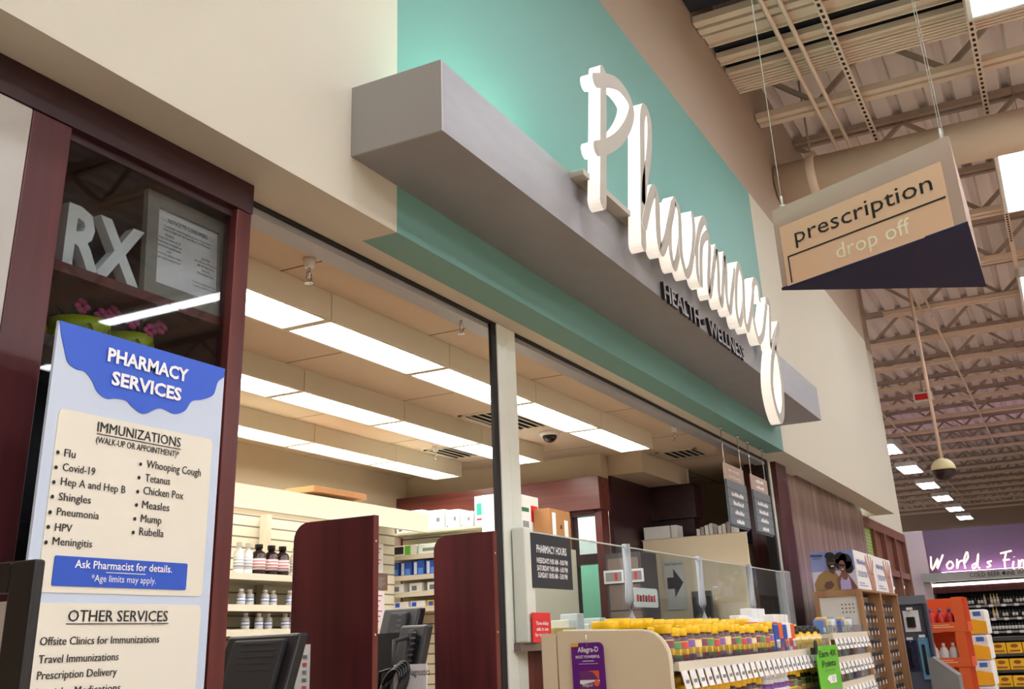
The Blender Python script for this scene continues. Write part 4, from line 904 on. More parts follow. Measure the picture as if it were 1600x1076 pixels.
for i in range(5):
    x = 7.3 + i * .17
    t = thing('ring_binder', f'small grey ring tray behind the last panes, {nth(i)} from the left', 'holder', (x, 2.3, 1.406), 'ring trays behind the screen')
    m = MB(); m.bevbox(x + .08, x + .2, 2.26, 2.38, 1.406, 1.46, .004); m.build('base', SLATEGR, t)
    m = MB(); m.tube([(x + .14 + .035 * math.cos(a), 2.32, 1.49 + .035 * math.sin(a)) for a in [j * math.pi / 8 for j in range(17)]], .004, 5); m.build('ring', GREYPL, t)

# hanging insurance signs
def hang_sign(x0, x1, label, head):
    t = thing('hanging_sign', label, 'hanging sign', ((x0 + x1) / 2, 2.13, 2.15), 'hanging grey signs at the counter')
    m = MB(); m.box(x0, x1, 2.126, 2.134, 2.48, 2.60); m.build('header_panel', SIGNGREY, t)
    m = MB()
    for k in range(5): m.box(x0 + .01, x1 + .01, 2.118, 2.128, 2.155 + k * .065, 2.217 + k * .065)
    m.build('slat_stack', SLATEGR, t)
    m = MB(); m.box(x0, x1, 2.128, 2.134, 2.14, 2.48); m.build('backing', mat('slate_dark', (88, 96, 104), .5), t)
    m = MB()
    for k, s in enumerate(head): m.text(s, facing_front(2.125), (x0 + x1) / 2, 2.548 - k * .048, .026, .3, align='C')
    for k in range(1, 5):
        w = .1 + .02 * ((k * 3) % 4)
        for j in range(7): m.box((x0 + x1) / 2 - w + j * w * 2 / 7, (x0 + x1) / 2 - w + (j + .75) * w * 2 / 7, 2.1165, 2.118, 2.17 + (4 - k) * .065, 2.188 + (4 - k) * .065 + .006 * ((j * 5 + k) % 3))
    if not head:
        for k in range(2):
            for j in range(6): m.box((x0 + x1) / 2 - .11 + j * .04, (x0 + x1) / 2 - .08 + j * .04, 2.1245, 2.126, 2.55 - k * .048, 2.566 - k * .048 + .005 * (j % 3))
    m.build('lettering', WHITEINK, t)
    for x in (x0 + .04, x1 - .04):
        m = MB(); m.tube([(x, 2.13, 2.60), (x, 2.13, 2.866)], .0035, 5); m.lathe([(.012, 2.852), (.012, 2.866)], (x, 2.13, 0), 8); m.tube([(x - .012, 2.13, 2.6), (x, 2.13, 2.64), (x + .012, 2.13, 2.6)], .003, 5)
        m.build('hanging_wire', CHROME, t)
hang_sign(7.54, 8.07, 'left hanging grey sign reading we accept the following', ('we accept', 'the following'))
hang_sign(8.28, 8.80, 'right hanging grey sign with tan header near the mahogany column', ())
m = MB(); m.bevbox(9.9, 9.98, 2.55, 2.8, 2.2, 2.7, .01); o = m.build('wall_screen', NAVY, loc=(9.95, 2.7, 2.2)); tag(o, 'dark blue screen in the alcove behind the hanging signs', 'screen')
m = MB(); m.box(9.98, 10.6, 2.65, 2.7, 2.42, 2.47); m.build('mount_arm', BLACK, o)
# ================================================================== GONDOLA IN FRONT OF THE COUNTER
X0, X1, YF = 3.42, 5.88, 1.20
g = thing('vitamin_gondola', 'beige end-capped gondola of vitamins in front of the pharmacy counter', 'shelving', (4.6, 1.4, 0))
r = .09; pts = [(1.60, 0), (1.60, 1.435)] + [(1.205 + r - r * math.sin(R(a)), 1.425 - r + r * math.cos(R(a))) for a in range(0, 91, 15)] + [(1.205, 0)]
m = MB(); m.prism(pts, 'X', 3.385, 3.41); m.build('end_panel', BEIGE, g)
m = MB(); q = [(y, z) for y, z in pts[2:]]
m.tube([(3.398, y, z) for y, z in [(1.58, 1.436)] + q[:-1] + [(1.205, .02)]], .007, 6); m.build('edge_trim', BEIGESH, g)
m = MB(); m.box(3.385, 6.98, 1.605, 1.66, 0, 1.43); m.build('back_panel', BEIGE, g)
TAGM = stripes('price_tag_print', (120, 112, 104), (240, 238, 234), 60, 'Z', .6, .22)
TAGB = mat('brown_tag', (150, 116, 60), .6)
def shelf(x0, x1, z, nt, y1=1.60, parent=g, brown=()):
    m = MB(); m.box(x0, x1, YF, y1, z - .022, z); m.box(x0, x1, YF - .012, YF, z - .022, z + .005); parent = m.build('shelf', BEIGESH, parent)
    m = MB(); m.hexa([(x0, YF - .014, z - .024), (x1, YF - .014, z - .024), (x1, YF - .012, z - .024), (x0, YF - .012, z - .024), (x0, YF - .014, z + .003), (x1, YF - .014, z + .003), (x1, YF - .012, z + .003), (x0, YF - .012, z + .003)]); m.build('price_rail', mat('rail_ivory', (226, 218, 200), .4), parent)
    st = (x1 - x0) / nt
    for i in range(nt):
        a = x0 + i * st + st * .12; c = a + st * .7
        m = MB(); m.hexa([(a, YF - .030, z - .078), (c, YF - .030, z - .078), (c, YF - .027, z - .078), (a, YF - .027, z - .078), (a, YF - .017, z - .023), (c, YF - .017, z - .023), (c, YF - .014, z - .023), (a, YF - .014, z - .023)]); m.box(a + .012, c - .012, YF - .026, YF - .0255, z - .07, z - .05, 1)
        m.build('price_tag', [WHITE, TAGB if i in brown else GREYPL], parent)
    m = MB(); n = int((x1 - x0) / .07)
    for i in range(n + 1): m.box(x0 + i * (x1 - x0) / n - .001, x0 + i * (x1 - x0) / n + .001, YF + .003, YF + .018, z + .001, z + .045)
    m.box(x0, x1, YF + .003, YF + .018, z + .0005, z + .002)
    m.build('clear_divider', DIVCLEAR, parent)
shelf(X0, X1, 1.322, 30, brown=(9, 10, 11)); shelf(X0, X1, 1.125, 26); shelf(X0, X1, .93, 20)
m = MB(); m.box(X0, 6.98, YF, 1.6, 0, .15); m.build('base_deck', BEIGESH, g)
m = MB(); m.box(5.885, 5.91, YF, 1.6, 0, 1.36); m.build('divider_panel', BEIGE, g)
for z in (1.385, 1.265, 1.14, 1.0): shelf(5.92, 6.97, z, 9)

def jar(name, h, r, lid, body, lab, square=False):
    t = thing(name, '', 'jar', (0, 0, 0))
    m = MB(); m.lathe([(r * .94, 0), (r, .006), (r, h * .66), (r * .80, h * .76)], (0, 0, 0), 16); m.build('body', body, t)
    m = MB(); m.lathe([(r * .88, h * .76), (r * .92, h * .77), (r * .92, h * .97), (r * .86, h)], (0, 0, 0), 18); m.build('lid', lid, t)
    m = MB(); m.lathe([(r * 1.012, h * .10), (r * 1.012, h * .60)], (0, 0, 0), 16); m.build('label', lab, t)
    return t
def vit(name, band): return stripes(name, band, (246, 200, 40), 22, 'Z', .5, .55)
VL = [vit('label_yellow_plum', (120, 60, 70)), vit('label_yellow_green', (80, 140, 80)), vit('label_yellow_red', (200, 60, 50)), vit('label_yellow_violet', (130, 90, 160)), vit('label_yellow_cream', (236, 214, 160))]
protos = []
def spread(src, xs, y, z, fmt, group, jit=0.0):
    for i, x in enumerate(xs):
        s_ = src[i % len(src)] if isinstance(src, list) else src
        c = dup(s_, (x, y + random.uniform(-jit, jit), z + .0005), random.uniform(0, 6.28), fmt.format(n=nth(i)), group)
        c.scale[2] = random.uniform(.88, 1.04) if 'jar' in c.name else random.uniform(.93, 1.0)
jf = [jar('vitamin_jar', .122, .033, YELLOW, AMBERJAR, v) for v in VL]
jm = [jar('vitamin_jar', .112, .040, YELLOW, AMBERJAR, v) for v in VL[:3]]
jb = [jar('gummy_tub', .150, .052, YELLOW, AMBERJAR, v) for v in VL[1:4]]
jk = [jar('vitamin_jar', .122, .034, YELLOW, BLACK, v) for v in VL[:2]]
jw = [jar('white_jar', .155, .045, WHITE, WHITE, LAB2)]
jd = [jar('dark_cap_jar', .105, .036, BLACK, YELLOW, VL[4])]
protos += jf + jm + jb + jk + jw + jd
spread(jf, [3.49 + i * .074 for i in range(19)], 1.255, 1.322, 'front-row yellow-lidded vitamin jar on the upper gondola shelf, {n} from the end panel', 'vitamin jars, upper shelf front row')
spread(jm, [3.50 + i * .092 for i in range(15)], 1.345, 1.322, 'middle-row yellow-lidded vitamin jar on the upper gondola shelf, {n} from the end panel', 'vitamin jars, upper shelf middle row')
spread(jb, [3.49 + i * .118 for i in range(15)], 1.465, 1.322, 'back-row wide tub with yellow lid on the upper gondola shelf, {n} from the end panel', 'gummy tubs, upper shelf back row')
spread(jk, [5.36 + i * .078 for i in range(6)], 1.345, 1.322, 'dark jar with yellow lid right of the orange packs, {n} from the left', 'dark vitamin jars')
spread(jd, [5.32 + i * .08 for i in range(7)], 1.258, 1.322, 'small jar with black cap near the green card, {n} from the left', 'black-capped jars')
spread(jw, [5.27, 5.37, 5.47], 1.47, 1.322, 'white-lidded tub at the back of the upper shelf, {n} from the left', 'white-lidded tubs')
def pack(name, x0, x1, y0, y1, z, h, m_, label, group, top=None):
    t = thing(name, label, 'package', ((x0 + x1) / 2, (y0 + y1) / 2, z), group)
    m = MB(); m.bevbox(x0, x1, y0, y1, z, z + h, .003, 1); m.build('carton', m_, t)
    if top is not None:
        m = MB(); m.box(x0 + .004, x1 - .004, y0 - .001, y0, z + h * .15, z + h * .45); m.build('print', top, t)
for i in range(5):
    pack('medicine_pack', 4.91 + i * .078, 4.975 + i * .078, 1.235, 1.30, 1.3225, .115 + .008 * (i % 2), (blu, ORANGE, blu, WHITE, ORANGE)[i], f'{("blue", "orange", "blue", "white", "orange")[i]} upright pack on the upper shelf, {nth(i)} right of the front jars', 'blue and orange packs', (WHITE, blu, ORANGE, RED, WHITE)[i])
for i in range(4): pack('medicine_pack', 4.975 + i * .083, 5.05 + i * .085, 1.32, 1.39, 1.3225, .13, (ORANGE, ORANGE, WHITE, blu)[i], f'taller {("orange", "orange", "white", "blue")[i]} pack in the second row, {nth(i)} from the left', 'second-row packs', (WHITE, blu, RED, WHITE)[i])
for i in range(8):
    pack('white_product_box', 5.36 + i * .066, 5.418 + i * .066, 1.40 + (.12 if i < 3 else 0), 1.45 + (.12 if i < 3 else 0), 1.3225, .17, WHITE, f'white product box at the back of the upper shelf, {nth(i)} from left', 'white product boxes', INK if i % 2 else GREYPL)
for i in range(2):
    pack('wide_white_box', 5.60 + i * .14, 5.73 + i * .14, 1.52, 1.58, 1.3225, .205, WHITE, f'wide white box with round dark emblem at the rear, {("left", "right")[i]} one', 'wide white boxes', SLATEGR)
# second shelf
spread(jf, [3.50 + i * .076 for i in range(15)], 1.262, 1.125, 'front-row yellow-lidded vitamin jar on the lower gondola shelf, {n} from the end panel', 'vitamin jars, lower shelf front row')
spread(jb, [3.52 + i * .125 for i in range(10)], 1.40, 1.125, 'back-row tub with yellow lid on the lower gondola shelf, {n} from the end panel', 'tubs, lower shelf back row')
dropper = jar('dropper_bottle', .13, .028, WHITE, WHITE, stripes('label_white_violet', (130, 80, 160), (240, 240, 244), 18, 'Z', .5, .5)); protos.append(dropper)
spread(dropper, [4.68 + i * .068 for i in range(6)], 1.258, 1.125, 'white bottle with purple label on the lower gondola shelf, {n} from the left', 'white bottles, lower shelf')
spread(jk, [5.10 + i * .078 for i in range(10)], 1.262, 1.125, 'dark jar with yellow lid behind the green card, {n} from the left', 'dark jars, lower shelf')
spread(jw, [4.78, 4.9, 5.02], 1.40, 1.125, 'grey-white lidded tub behind the white bottles, {n} from the left', 'white tubs, lower shelf')
spread(jf, [3.50 + i * .08 for i in range(22)], 1.262, .93, 'yellow-lidded vitamin jar on the bottom visible gondola shelf, {n} from the end panel', 'vitamin jars, bottom shelf')
for o_ in protos:
    for ch in list(o_.children): bpy.data.objects.remove(ch)
    bpy.data.objects.remove(o_)
TB_ = [mat('tooth_blue', (96, 130, 190), .4), mat('tooth_violet', (150, 130, 190), .4), mat('tooth_mint', (180, 214, 200), .4), mat('tooth_white', (230, 232, 236), .4), mat('tooth_lime', (196, 206, 120), .4), mat('tooth_rose', (214, 130, 110), .4)]
for s_, (z, rowname) in enumerate(((1.385, 'top'), (1.265, 'second'), (1.14, 'third'))):
    for i in range(12):
        pack('toothbrush_pack', 5.94 + i * .085, 6.005 + i * .085, 1.235 + .01 * (i % 3), 1.285 + .01 * (i % 3), z + .0005, .072 + .016 * ((i * 7 + s_) % 3) / 2, TB_[(i * 5 + s_ * 2) % 6], f'narrow oral care pack on the {rowname} shelf of the end section, {nth(i)} from the left', f'oral care packs, {rowname} shelf', TB_[(i * 3 + 2) % 6])
# purple coupon card on the end panel
t = thing('allergy_card', 'purple hanging allergy medicine card on the gondola end panel', 'shelf card', (3.38, 1.5, 1.2))
m = MB(); m.prism([(1.425, 1.02), (1.545, 1.02), (1.545, 1.385), (1.52, 1.385), (1.518, 1.397)] + [(1.428 + .018 - .018 * math.sin(R(a)), 1.379 + .018 * math.cos(R(a))) for a in range(0, 91, 18)], 'X', 3.376, 3.379); cd = m.build('card', PURPLE, t)
m = MB(); BOLD[0] = .015; Mc = facing_left(3.375)
m.text('Allegra-D', Mc, -1.484, 1.368, .0155, .075, align='C'); m.text('MOST POWERFUL', Mc, -1.486, 1.349, .0085, .088, align='C'); BOLD[0] = 0
m.box(3.3745, 3.375, 1.465, 1.505, 1.339, 1.341); m.box(3.3745, 3.375, 1.45, 1.52, 1.331, 1.332); m.text('Allegra-D', Mc, -1.492, 1.262, .010, .036, align='C'); m.build('lettering', WHITEINK, cd)
m = MB(); m.prism([(1.45, 1.18), (1.52, 1.18), (1.52, 1.31), (1.45, 1.31)], 'X', 3.3755, 3.376, 0); m.prism([(1.449, 1.31), (1.449, 1.28), (1.47, 1.305), (1.49, 1.31)], 'X', 3.375, 3.3755, 1); m.prism([(1.448, 1.282), (1.518, 1.282), (1.52, 1.272), (1.51, 1.268), (1.47, 1.276), (1.449, 1.274)], 'X', 3.375, 3.3755, 2); m.lathe([(.010, 3.3745), (.010, 3.3755)], (0, 1.459, 1.272), 12, 1, 'X'); m.build('box_picture', [mat('plum_print', (112, 48, 110), .5), ORANGE, WHITE], t)
m = MB(); m.box(3.3755, 3.376, 1.52, 1.545, 1.385, 1.395); m.build('try_tab', mat('amber_card', (240, 176, 40), .5), t)
m = MB(); m.tube([(3.376, 1.487, 1.385), (3.376, 1.488, 1.42)], .0015, 5); m.build('hook', CHROME, t)
# green points card
t = thing('points_card', 'green Earn 4X Points card hanging on the shelf lip', 'shelf card', (5.6, 1.15, 1.1))
xa, xb = 5.28, 5.78
m = MB(); m.box(xa, xb, 1.146, 1.150, 0.94, 1.335); m.build('card', GREEN, t)
m = MB(); BOLD[0] = .02; m.text('Earn 4X', facing_front(1.144), (xa + xb) / 2, 1.285, .028, .40, align='C'); m.text('Points', facing_front(1.144), (xa + xb) / 2, 1.24, .028, .32, align='C'); BOLD[0] = 0; m.box(5.42, 5.64, 1.1435, 1.1445, 1.222, 1.224)
m.text('U', facing_front(1.141), 5.565, 1.172, .024, .05, align='C'); m.build('lettering', mat('dark_green_letters', (30, 70, 24), .5), t)
m = MB(); m.prism([(5.44, 1.184), (5.49, 1.20), (5.64, 1.20), (5.64, 1.165), (5.49, 1.165)], 'Y', 1.142, 1.145); m.build('white_tag', WHITE, t)
m = MB(); m.box(5.42, 5.68, 1.143, 1.145, 1.08, 1.14); m.build('car_picture', mat('blue_picture', (120, 150, 196), .5, var=.5, scale=20), t)
m = MB(); m.lathe([(.03, 1.140), (.03, 1.145)], (5.27, 0, 1.335), 14, 0, 'Y'); m.box(5.25, 5.3, 1.145, 1.166, 1.30, 1.33); m.build('clip', BLACK, t)
# two small shelf talkers at the bottom edge on a low display
t = thing('low_display', 'low mahogany display stand at the bottom edge in front of the post', 'display stand', (2.6, 1.5, 0))
m = MB(); m.bevbox(2.3, 2.75, 1.36, 1.72, 0, 1.245, .006); m.build('body', MAHOG, t)
for i, (y0, y1, m_, lab, ink) in enumerate(((1.425, 1.50, ORANGE, 'orange allergy shelf talker at the bottom edge', INK), (1.51, 1.63, mat('crimson_card', (150, 28, 66), .5), 'crimson and white allergy shelf talker at the bottom edge', WHITEINK))):
    t = thing('shelf_talker', lab, 'shelf card', (2.6, (y0 + y1) / 2, 1.246))
    m = MB(); m.box(2.6, 2.604, y0, y1, 1.246, 1.272 - .006 * i); m.build('card', m_, t)
    m = MB(); m.text('ALLEGRA', facing_left(2.598), -(y0 + y1) / 2 + (.02 if i else 0), 1.256 - .003 * i, .008, .05, align='C'); m.build('lettering', ink, t)

# ================================================================== SUNGLASS RACK
t = thing('sunglasses_rack', 'oak-framed sunglasses rack at the far end of the gondola', 'display rack', (10.3, 1.78, 0))
m = MB(); m.box(9.3, 11.3, 1.70, 1.96, 0, 1.66); m.build('core', mat('rack_grey', (120, 116, 114), .6), t)
m = MB()
for y in (1.58, 1.93): m.box(9.27, 9.31, y, y + .04, 0, 1.70)
m.box(9.27, 9.31, 1.62, 1.93, 1.665, 1.70); m.box(9.27, 11.35, 1.58, 1.97, 1.70, 1.715)
m.build('end_frame', OAK, t)
m = MB(); m.box(9.285, 9.30, 1.62, 1.93, .3, 1.665); m.build('end_panel', mat('rack_white', (206, 202, 194), .5), t)
m = MB()
for i in range(4):
    for j in range(3): m.lathe([(.006, 9.283), (.006, 9.2855)], (0, 1.66 + i * .03, 1.60 - j * .03), 8, 0, 'X')
m.build('peg_holes', BLACK, t)
for x in (9.31, 10.27, 11.27):
    m = MB(); m.box(x, x + .06, 1.585, 1.70, 0, 1.70); m.build('divider_post', OAK, t)
sun = thing('sunglasses', '', 'sunglasses', (0, 0, 0))
m = MB()
for s_ in (-1, 1):
    m.blob((s_ * .036, 0, 0), .032, .006, .024, 0, 1); m.bar((s_ * .068, 0, .008), (s_ * .066, .05, .004), .004, .006)
m.bar((-.01, 0, .006), (.01, 0, .006), .004, .005); m.build('frame', BLACK, sun)
m = MB(); m.box(-.012, .012, -.008, -.006, -.045, -.012); m.build('hang_tag', WHITE, sun)
used = False
for b_, x0 in enumerate((9.40, 10.36)):
    for rr in range(8):
        for cc in range(5):
            s_ = dup(sun) if used else sun; used = True
            s_.location = (x0 + .08 + cc * .165, 1.635, 1.60 - rr * .10)
            s_['label'] = f'dark sunglasses in the {("near", "far")[b_]} rack bay, {nth(rr)} row down, {nth(cc)} from left'; s_['group'] = 'sunglasses on the rack'
            sc = 1.0
t = thing('rack_topper', 'sunglasses advertising topper with smiling couple photograph and two hand posters', 'display sign', (10.3, 1.78, 1.716))
m = MB(); m.box(9.30, 11.3, 1.60, 1.96, 1.716, 2.03); m.build('body', WHITE, t)
m = MB(); m.box(9.296, 9.30, 1.60, 1.96, 1.716, 2.03); m.build('photo_sky', mat('sky_lilac', (126, 140, 190), .4), t)
m = MB(); m.box(9.294, 9.296, 1.60, 1.96, 1.716, 1.87); m.build('photo_sea', mat('pale_sea', (196, 190, 204), .4), t)
SK1 = mat('deep_skin', (92, 56, 46), .5); SK2 = mat('brown_skin', (120, 74, 62), .5); HAIRM = mat('black_hair', (24, 20, 22), .7); OLIVE = mat('olive_shirt', (142, 112, 66), .6); LTOP = mat('lilac_top', (170, 160, 206), .5)
def ell(cy, cz, ry, rz, n=18): return [(cy + ry * math.cos(2 * math.pi * k / n), cz + rz * math.sin(2 * math.pi * k / n)) for k in range(n)]
m = MB()
U = lambda u, v: (1.96 - .36 * u, 1.717 + .313 * v)
def figure(pts, x, mi): m.prism([U(*p) for p in pts], 'X', x - .002, x, mi)
def oval(u, v, ru, rv, x, mi): m.prism([U(u + ru * math.cos(2 * math.pi * k / 20), v + rv * math.sin(2 * math.pi * k / 20)) for k in range(20)], 'X', x - .002, x, mi)
figure([(.03, 0), (.02, .18), (.14, .40), (.34, .54), (.52, .50), (.62, .32), (.63, 0)], 9.294, 0)
figure([(.40, .62), (.40, .48), (.50, .40), (.56, .52), (.54, .64)], 9.292, 1)
for q in ((.80, .72, .16, .20), (.70, .80, .14, .16), (.86, .56, .11, .16), (.64, .66, .08, .14)): oval(*q, 9.292, 2)
oval(.47, .74, .105, .19, 9.290, 1); oval(.465, .88, .115, .10, 9.288, 2); figure([(.37, .72), (.38, .62), (.43, .545), (.51, .545), (.57, .62), (.575, .70), (.53, .66), (.42, .66)], 9.288, 2)
figure([(.58, 0), (.57, .28), (.66, .40), (.68, .46), (.78, .46), (.84, .36), (.99, .06), (.99, 0)], 9.288, 3); oval(.72, .60, .075, .15, 9.286, 3)
figure([(.62, 0), (.63, .20), (.67, .33), (.70, .26), (.78, .24), (.83, .33), (.86, .18), (.86, 0)], 9.286, 4)
figure([(.24, .12), (.30, .22), (.42, .24), (.48, .14), (.40, .05), (.28, .04)], 9.290, 1)
figure([(.39, .79), (.56, .77), (.56, .72), (.49, .71), (.47, .75), (.45, .72), (.40, .73)], 9.286, 2); figure([(.655, .66), (.785, .63), (.78, .585), (.73, .58), (.715, .62), (.69, .59), (.66, .60)], 9.284, 2)
figure([(.45, .625), (.54, .63), (.52, .60), (.47, .595)], 9.286, 5); figure([(.69, .525), (.75, .53), (.735, .505), (.70, .505)], 9.284, 5)
m.build('couple_photo', [OLIVE, SK1, HAIRM, SK2, LTOP, WHITE], t)
m = MB(); BOLD[0] = .02; m.text('PIRANHA', facing_left(9.293), -1.953, 1.99, .022, .10); BOLD[0] = 0; m.box(9.292, 9.293, 1.87, 1.94, 1.975, 1.978); m.build('corner_lettering', NAVY, t)
for k, xa in enumerate((9.32, 10.30)):
    mm = MB(); mm.box(xa, xa + .95, 1.594, 1.598, 1.72, 2.03); mm.build('poster_sheet', WHITE, t)
    mm = MB(); BOLD[0] = .015
    mm.text('PIRANHA', facing_front(1.592), xa + .06, 1.92, .04, .40); mm.text('STYLED SIGHT', facing_front(1.592), xa + .06, 1.82, .045, .46); BOLD[0] = 0
    mm.box(xa + .06, xa + .3, 1.5925, 1.594, 1.765, 1.772); mm.box(xa + .06, xa + .45, 1.5925, 1.594, 1.745, 1.752)
    mm.build('poster_lettering', mat('periwinkle_ink', (120, 130, 190), .5), t)
    mm = MB(); hx = xa + .72
    mm.prism([(hx - .10, 1.722), (hx + .12, 1.722), (hx + .13, 1.80), (hx + .10, 1.87), (hx - .08, 1.87), (hx - .12, 1.80)], 'Y', 1.590, 1.594)
    for a_, l_ in ((-.30, .13), (-.10, .15), (.08, .14), (.2, .11)): mm.bar((hx + a_ * .3, 1.592, 1.86), (hx + a_ * .75, 1.592, 1.87 + l_), .004, .035)
    mm.bar((hx - .10, 1.592, 1.78), (hx - .26, 1.592, 1.95), .004, .03); mm.build('hand_picture', mat('hand_tan', (190, 140, 126), .5), t)

# ================================================================== FAR-RIGHT DISPLAYS
t = thing('gadget_display', 'dark grey panel display of hanging gadget packs beside the sunglasses rack', 'display rack', (11.6, 1.5, 0))
m = MB(); m.box(11.62, 11.7, 1.36, 1.64, 0, 1.66); m.build('panel', mat('blue_grey_panel', (84, 90, 106), .5), t)
m = MB(); m.box(11.56, 11.64, 1.36, 1.64, 1.62, 1.70); m.build('header', SLATEGR, t)
m = MB(); m.box(11.55, 11.62, 1.36, 1.385, .3, 1.62); m.build('side_rail', mat('dark_blue_rail', (60, 66, 84), .5), t)
def hangpack(y0, y1, z0, z1, m_, label, obj_m):
    t = thing('hanging_pack', label, 'package', (11.6, (y0 + y1) / 2, z0))
    m = MB(); m.box(11.60, 11.612, y0, y1, z0, z1); m.build('card', m_, t)
    m = MB(); m.bevbox(11.575, 11.60, y0 + .04, y1 - .03, z0 + .04, z1 - .06, .006); m.build('gadget', obj_m, t)
    m = MB(); m.box(11.565, 11.57, (y0 + y1) / 2 - .03, (y0 + y1) / 2 + .03, z1 + .005, z1 + .03); m.tube([(11.57, (y0 + y1) / 2, z1 - .01), (11.619, (y0 + y1) / 2, z1 - .01)], .004, 5); m.build('hook_tag', WHITE, t)
hangpack(1.45, 1.60, 1.36, 1.56, WHITE, 'white clamshell gadget pack at the top of the grey display', BLACK)
hangpack(1.52, 1.62, 1.0, 1.28, NAVY, 'navy gadget pack lower left on the grey display', BLACK)
hangpack(1.40, 1.50, .92, 1.30, mat('sky_pack', (110, 176, 216), .5), 'long sky blue pack with black torch and yellow end', BLACK)
t = thing('grey_kiosk', 'low grey kiosk in front of the orange display', 'kiosk', (10.9, 1.22, 0))
m = MB(); m.prism([(1.10, 0), (1.34, 0), (1.34, 1.12), (1.30, 1.14), (1.10, .98)], 'X', 10.8, 11.1); m.build('body', mat('kiosk_grey', (122, 122, 122), .6), t)
# stack of orange display trays
BOTR = mat('red_bottle', (206, 44, 40), .35); BOTW = mat('white_bottle_plastic', (228, 226, 222), .35); BOTB = mat('violet_cap', (110, 90, 160), .4)
def squeeze(name, body, cap):
    t = thing(name, '', 'bottle', (0, 0, 0))
    m = MB(); m.lathe([(.040, 0), (.045, .02), (.045, .13), (.03, .17), (.014, .18)], (0, 0, 0), 14); m.build('body', body, t)
    m = MB(); m.lathe([(.018, .18), (.016, .215)], (0, 0, 0), 10); m.build('cap', cap, t); return t
sr, sw = squeeze('red_bottle', BOTR, BOTB), squeeze('white_bottle', BOTW, BOTW)
for k in range(5):
    zb = 1.345 - k * .335; dy = -.02 * (0 - k) * -1
    ya, yb = 1.06 + .022 * k, 1.46 + .022 * k
    t = thing('display_tray', f'orange cardboard display tray, {nth(k)} from the top of its stack', 'display tray', (12.2, (ya + yb) / 2, zb), 'orange display trays')
    m = MB(); m.box(12.0, 12.5, ya, yb, zb, zb + .012); m.box(12.0, 12.02, ya, yb, zb + .012, zb + .09); m.box(12.48, 12.5, ya, yb, zb, zb + .33); m.box(12.0, 12.5, yb - .012, yb, zb, zb + .33)
    m.prism([(12.0, zb + .09), (12.02, zb + .33), (12.10, zb + .33), (12.10, zb + .10)], 'Y', ya, ya + .10); m.box(12.0, 12.02, ya, ya + .10, zb + .09, zb + .33); m.build('tray', ORANGE, t)
    m = MB()
    for j in range(4): m.box(12.02 + j * .153, 12.045 + j * .153, ya - .012, ya + .01, zb + .012, zb + .33)
    m.box(12.0, 12.5, ya - .015, ya, zb + .0, zb + .09); m.build('side_dividers', mat('deep_orange', (214, 74, 24), .6), t)
    m = MB(); m.box(11.998, 12.0, ya + .12, yb - .08, zb + .04, zb + .05); m.box(11.998, 12.0, ya + .16, yb - .08, zb + .06, zb + .068); m.build('lip_print', mat('pale_orange_ink', (250, 190, 150), .5), t)
    for j in range(3):
        s_ = (sr, sw)[k % 2]
        dup(s_, (12.09, ya + .15 + j * .092, zb + .013), 0, f'{("red", "white")[k % 2]} squeeze bottle in the {nth(k)} orange tray from the top, {nth(j)} from the right', 'squeeze bottles in orange trays')
for o_ in (sr, sw):
    for ch in list(o_.children): bpy.data.objects.remove(ch)
    bpy.data.objects.remove(o_)
for k in range(6):
    z0 = 1.30 - k * .26
    t = thing('towel_pack', f'white and yellow wrapped pack right of the orange trays, {nth(k)} from the top', 'package', (13.2, .95, z0), 'white and yellow packs')
    m = MB(); m.bevbox(13.0, 13.5, .93 + .015 * k, 1.22 + .015 * k, z0, z0 + .257, .02, 2); m.build('pack', WHITE, t)
    m = MB(); m.prism([(1.21 + .015 * k, z0 + .01), (.94 + .015 * k, z0 + .01), (.94 + .015 * k, z0 + .13), (1.08 + .015 * k, z0 + .16), (1.21 + .015 * k, z0 + .11)], 'X', 12.997, 13.0); m.build('yellow_band', mat('towel_yellow', (244, 178, 20), .5), t)
    m = MB(); m.box(12.996, 13.0, .98 + .015 * k, 1.06 + .015 * k, z0 + .19, z0 + .235); m.box(12.996, 13.0, 1.10 + .015 * k, 1.19 + .015 * k, z0 + .19, z0 + .235); m.build('blue_mark', mat('towel_blue', (60, 120, 200), .5), t)
# yellow case display further back
t = thing('case_shelf', 'dark grey low shelf stacked with yellow cases near the wine', 'shelving', (20.2, .9, 0))
m = MB(); m.box(20.1, 20.9, .2, 1.52, 1.13, 1.19); m.box(20.9, 21.0, .2, 1.52, 0, 1.19); m.box(20.1, 20.9, 1.50, 1.52, 0, 1.13)
for z in (.93, .68, .42): m.box(20.1, 20.9, .2, 1.5, z - .04, z)
m.build('frame', mat('charcoal_shelf', (60, 60, 62), .6), t)
for rr, z in enumerate((.93, .68, .42)):
    for cc in range(5):
        y1 = 1.46 - cc * .245
        t = thing('yellow_case', f'yellow beverage case on the {nth(rr)} level of the low shelf, {nth(cc)} from the left', 'case', (20.2, y1 - .12, z + .001), 'yellow cases')
        m = MB(); m.bevbox(20.12, 20.5, y1 - .235, y1, z + .001, z + .175, .005, 1); m.build('case', mat('case_yellow', (240, 184, 22), .5), t)
        m = MB(); m.box(20.117, 20.12, y1 - .2, y1 - .04, z + .03, z + .055); m.prism([(y1 - .12 + .06 * math.cos(k * .628), z + .12 + .03 * math.sin(k * .628)) for k in range(10)], 'X', 20.117, 20.12); m.build('print', mat('brown_ink', (150, 84, 30), .5), t)
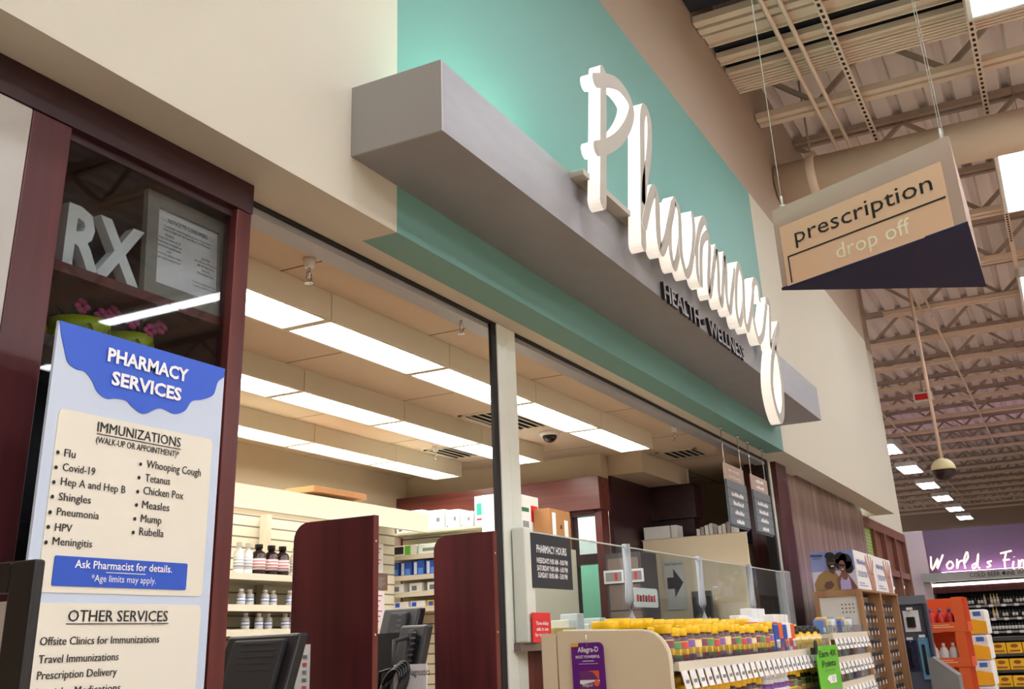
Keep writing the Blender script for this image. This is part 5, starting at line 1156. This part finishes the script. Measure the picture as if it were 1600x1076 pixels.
m = MB(); m.lathe([(.10, 0), (.14, .3), (.12, .6), (.05, .75)], (17.5, 1.62, .5), 12); m.box(17.36, 17.64, 1.48, 1.76, 0, .5); o = m.build('floral_stand', mat('plum_foliage', (84, 60, 78), .7, var=.5, scale=25), loc=(17.5, 1.62, 0)); tag(o, 'dim plum-coloured floral stand between white packs and yellow cases', 'display stand')

# ================================================================== WINE DEPARTMENT
t = thing('wine_shelving', 'long dark shelving full of wine bottles on the far wall', 'shelving', (34.6, 0, 0))
m = MB(); m.box(34.9, 35.2, -6, 4.2, 0, 2.3); m.build('back_panel', BLACKM, t)
for z in (1.92, 1.55, 1.20, .85, .5):
    m = MB(); m.box(34.3, 34.9, -6, 4.2, z - .03, z); m.build('shelf', BLACKM, t)
    m = MB(); m.box(34.29, 34.3, -6, 4.2, z - .05, z + .005); m.build('shelf_edge', mat('pale_edge', (150, 148, 148), .5), t)
m = MB(); m.box(34.2, 34.9, -6, 4.2, 2.30, 2.48); m.build('valance', MAHOG, t)
m = MB(); m.box(34.15, 34.25, -6, 4.35, 2.49, 2.57); m.build('light_strip', STRIPLED, t)
def wine(glass_m, lab):
    t = thing('wine_bottle', '', 'bottle', (0, 0, 0))
    m = MB(); m.lathe([(.036, 0), (.037, .01), (.037, .19), (.03, .215), (.015, .235), (.014, .30)], (0, 0, 0), 10); m.build('glass', glass_m, t)
    m = MB(); m.lathe([(.0376, .05), (.0376, .14)], (0, 0, 0), 10); m.build('label', lab, t); return t
gd = mat('dark_bottle_glass', (28, 34, 30), .15); gg = mat('pale_green_glass', (150, 178, 120), .15); gb = mat('blue_glass', (70, 140, 190), .15); gp = mat('straw_glass', (220, 190, 130), .2)
wb = [wine(gd, WHITE), wine(gd, POSTCREAM), wine(gp, WHITE), wine(gg, PAPER), wine(gb, WHITE), wine(gd, BLACKM)]
for rr, z in enumerate((1.92, 1.55, 1.20)):
    for i in range(36):
        y = 4.12 - i * .086
        if rr == 0: k = 2 if i in (20, 22, 23, 24) else (0, 0, 1, 5)[(i * 7) % 4]
        elif rr == 1: k = 2 if i in (22, 23) else (5, 1, 0)[(i * 5) % 3]
        else: k = 3 if 8 <= i < 13 else 4 if 13 <= i < 15 else (0, 1)[i % 2]
        dup(wb[k], (34.38, y, z + .0005), 0, f'wine bottle on the {nth(rr)} wine shelf, {nth(i)} from the left', f'wine bottles, {nth(rr)} shelf')
for o_ in wb:
    for ch in list(o_.children): bpy.data.objects.remove(ch)
    bpy.data.objects.remove(o_)
for rr, z in enumerate((1.92, 1.55, 1.20)):
    for i in range(9):
        m = MB(); m.box(34.27, 34.288, 3.9 - i * .34, 4.02 - i * .34, z - .06, z + .01); m.build('price_tag', WHITE, t)
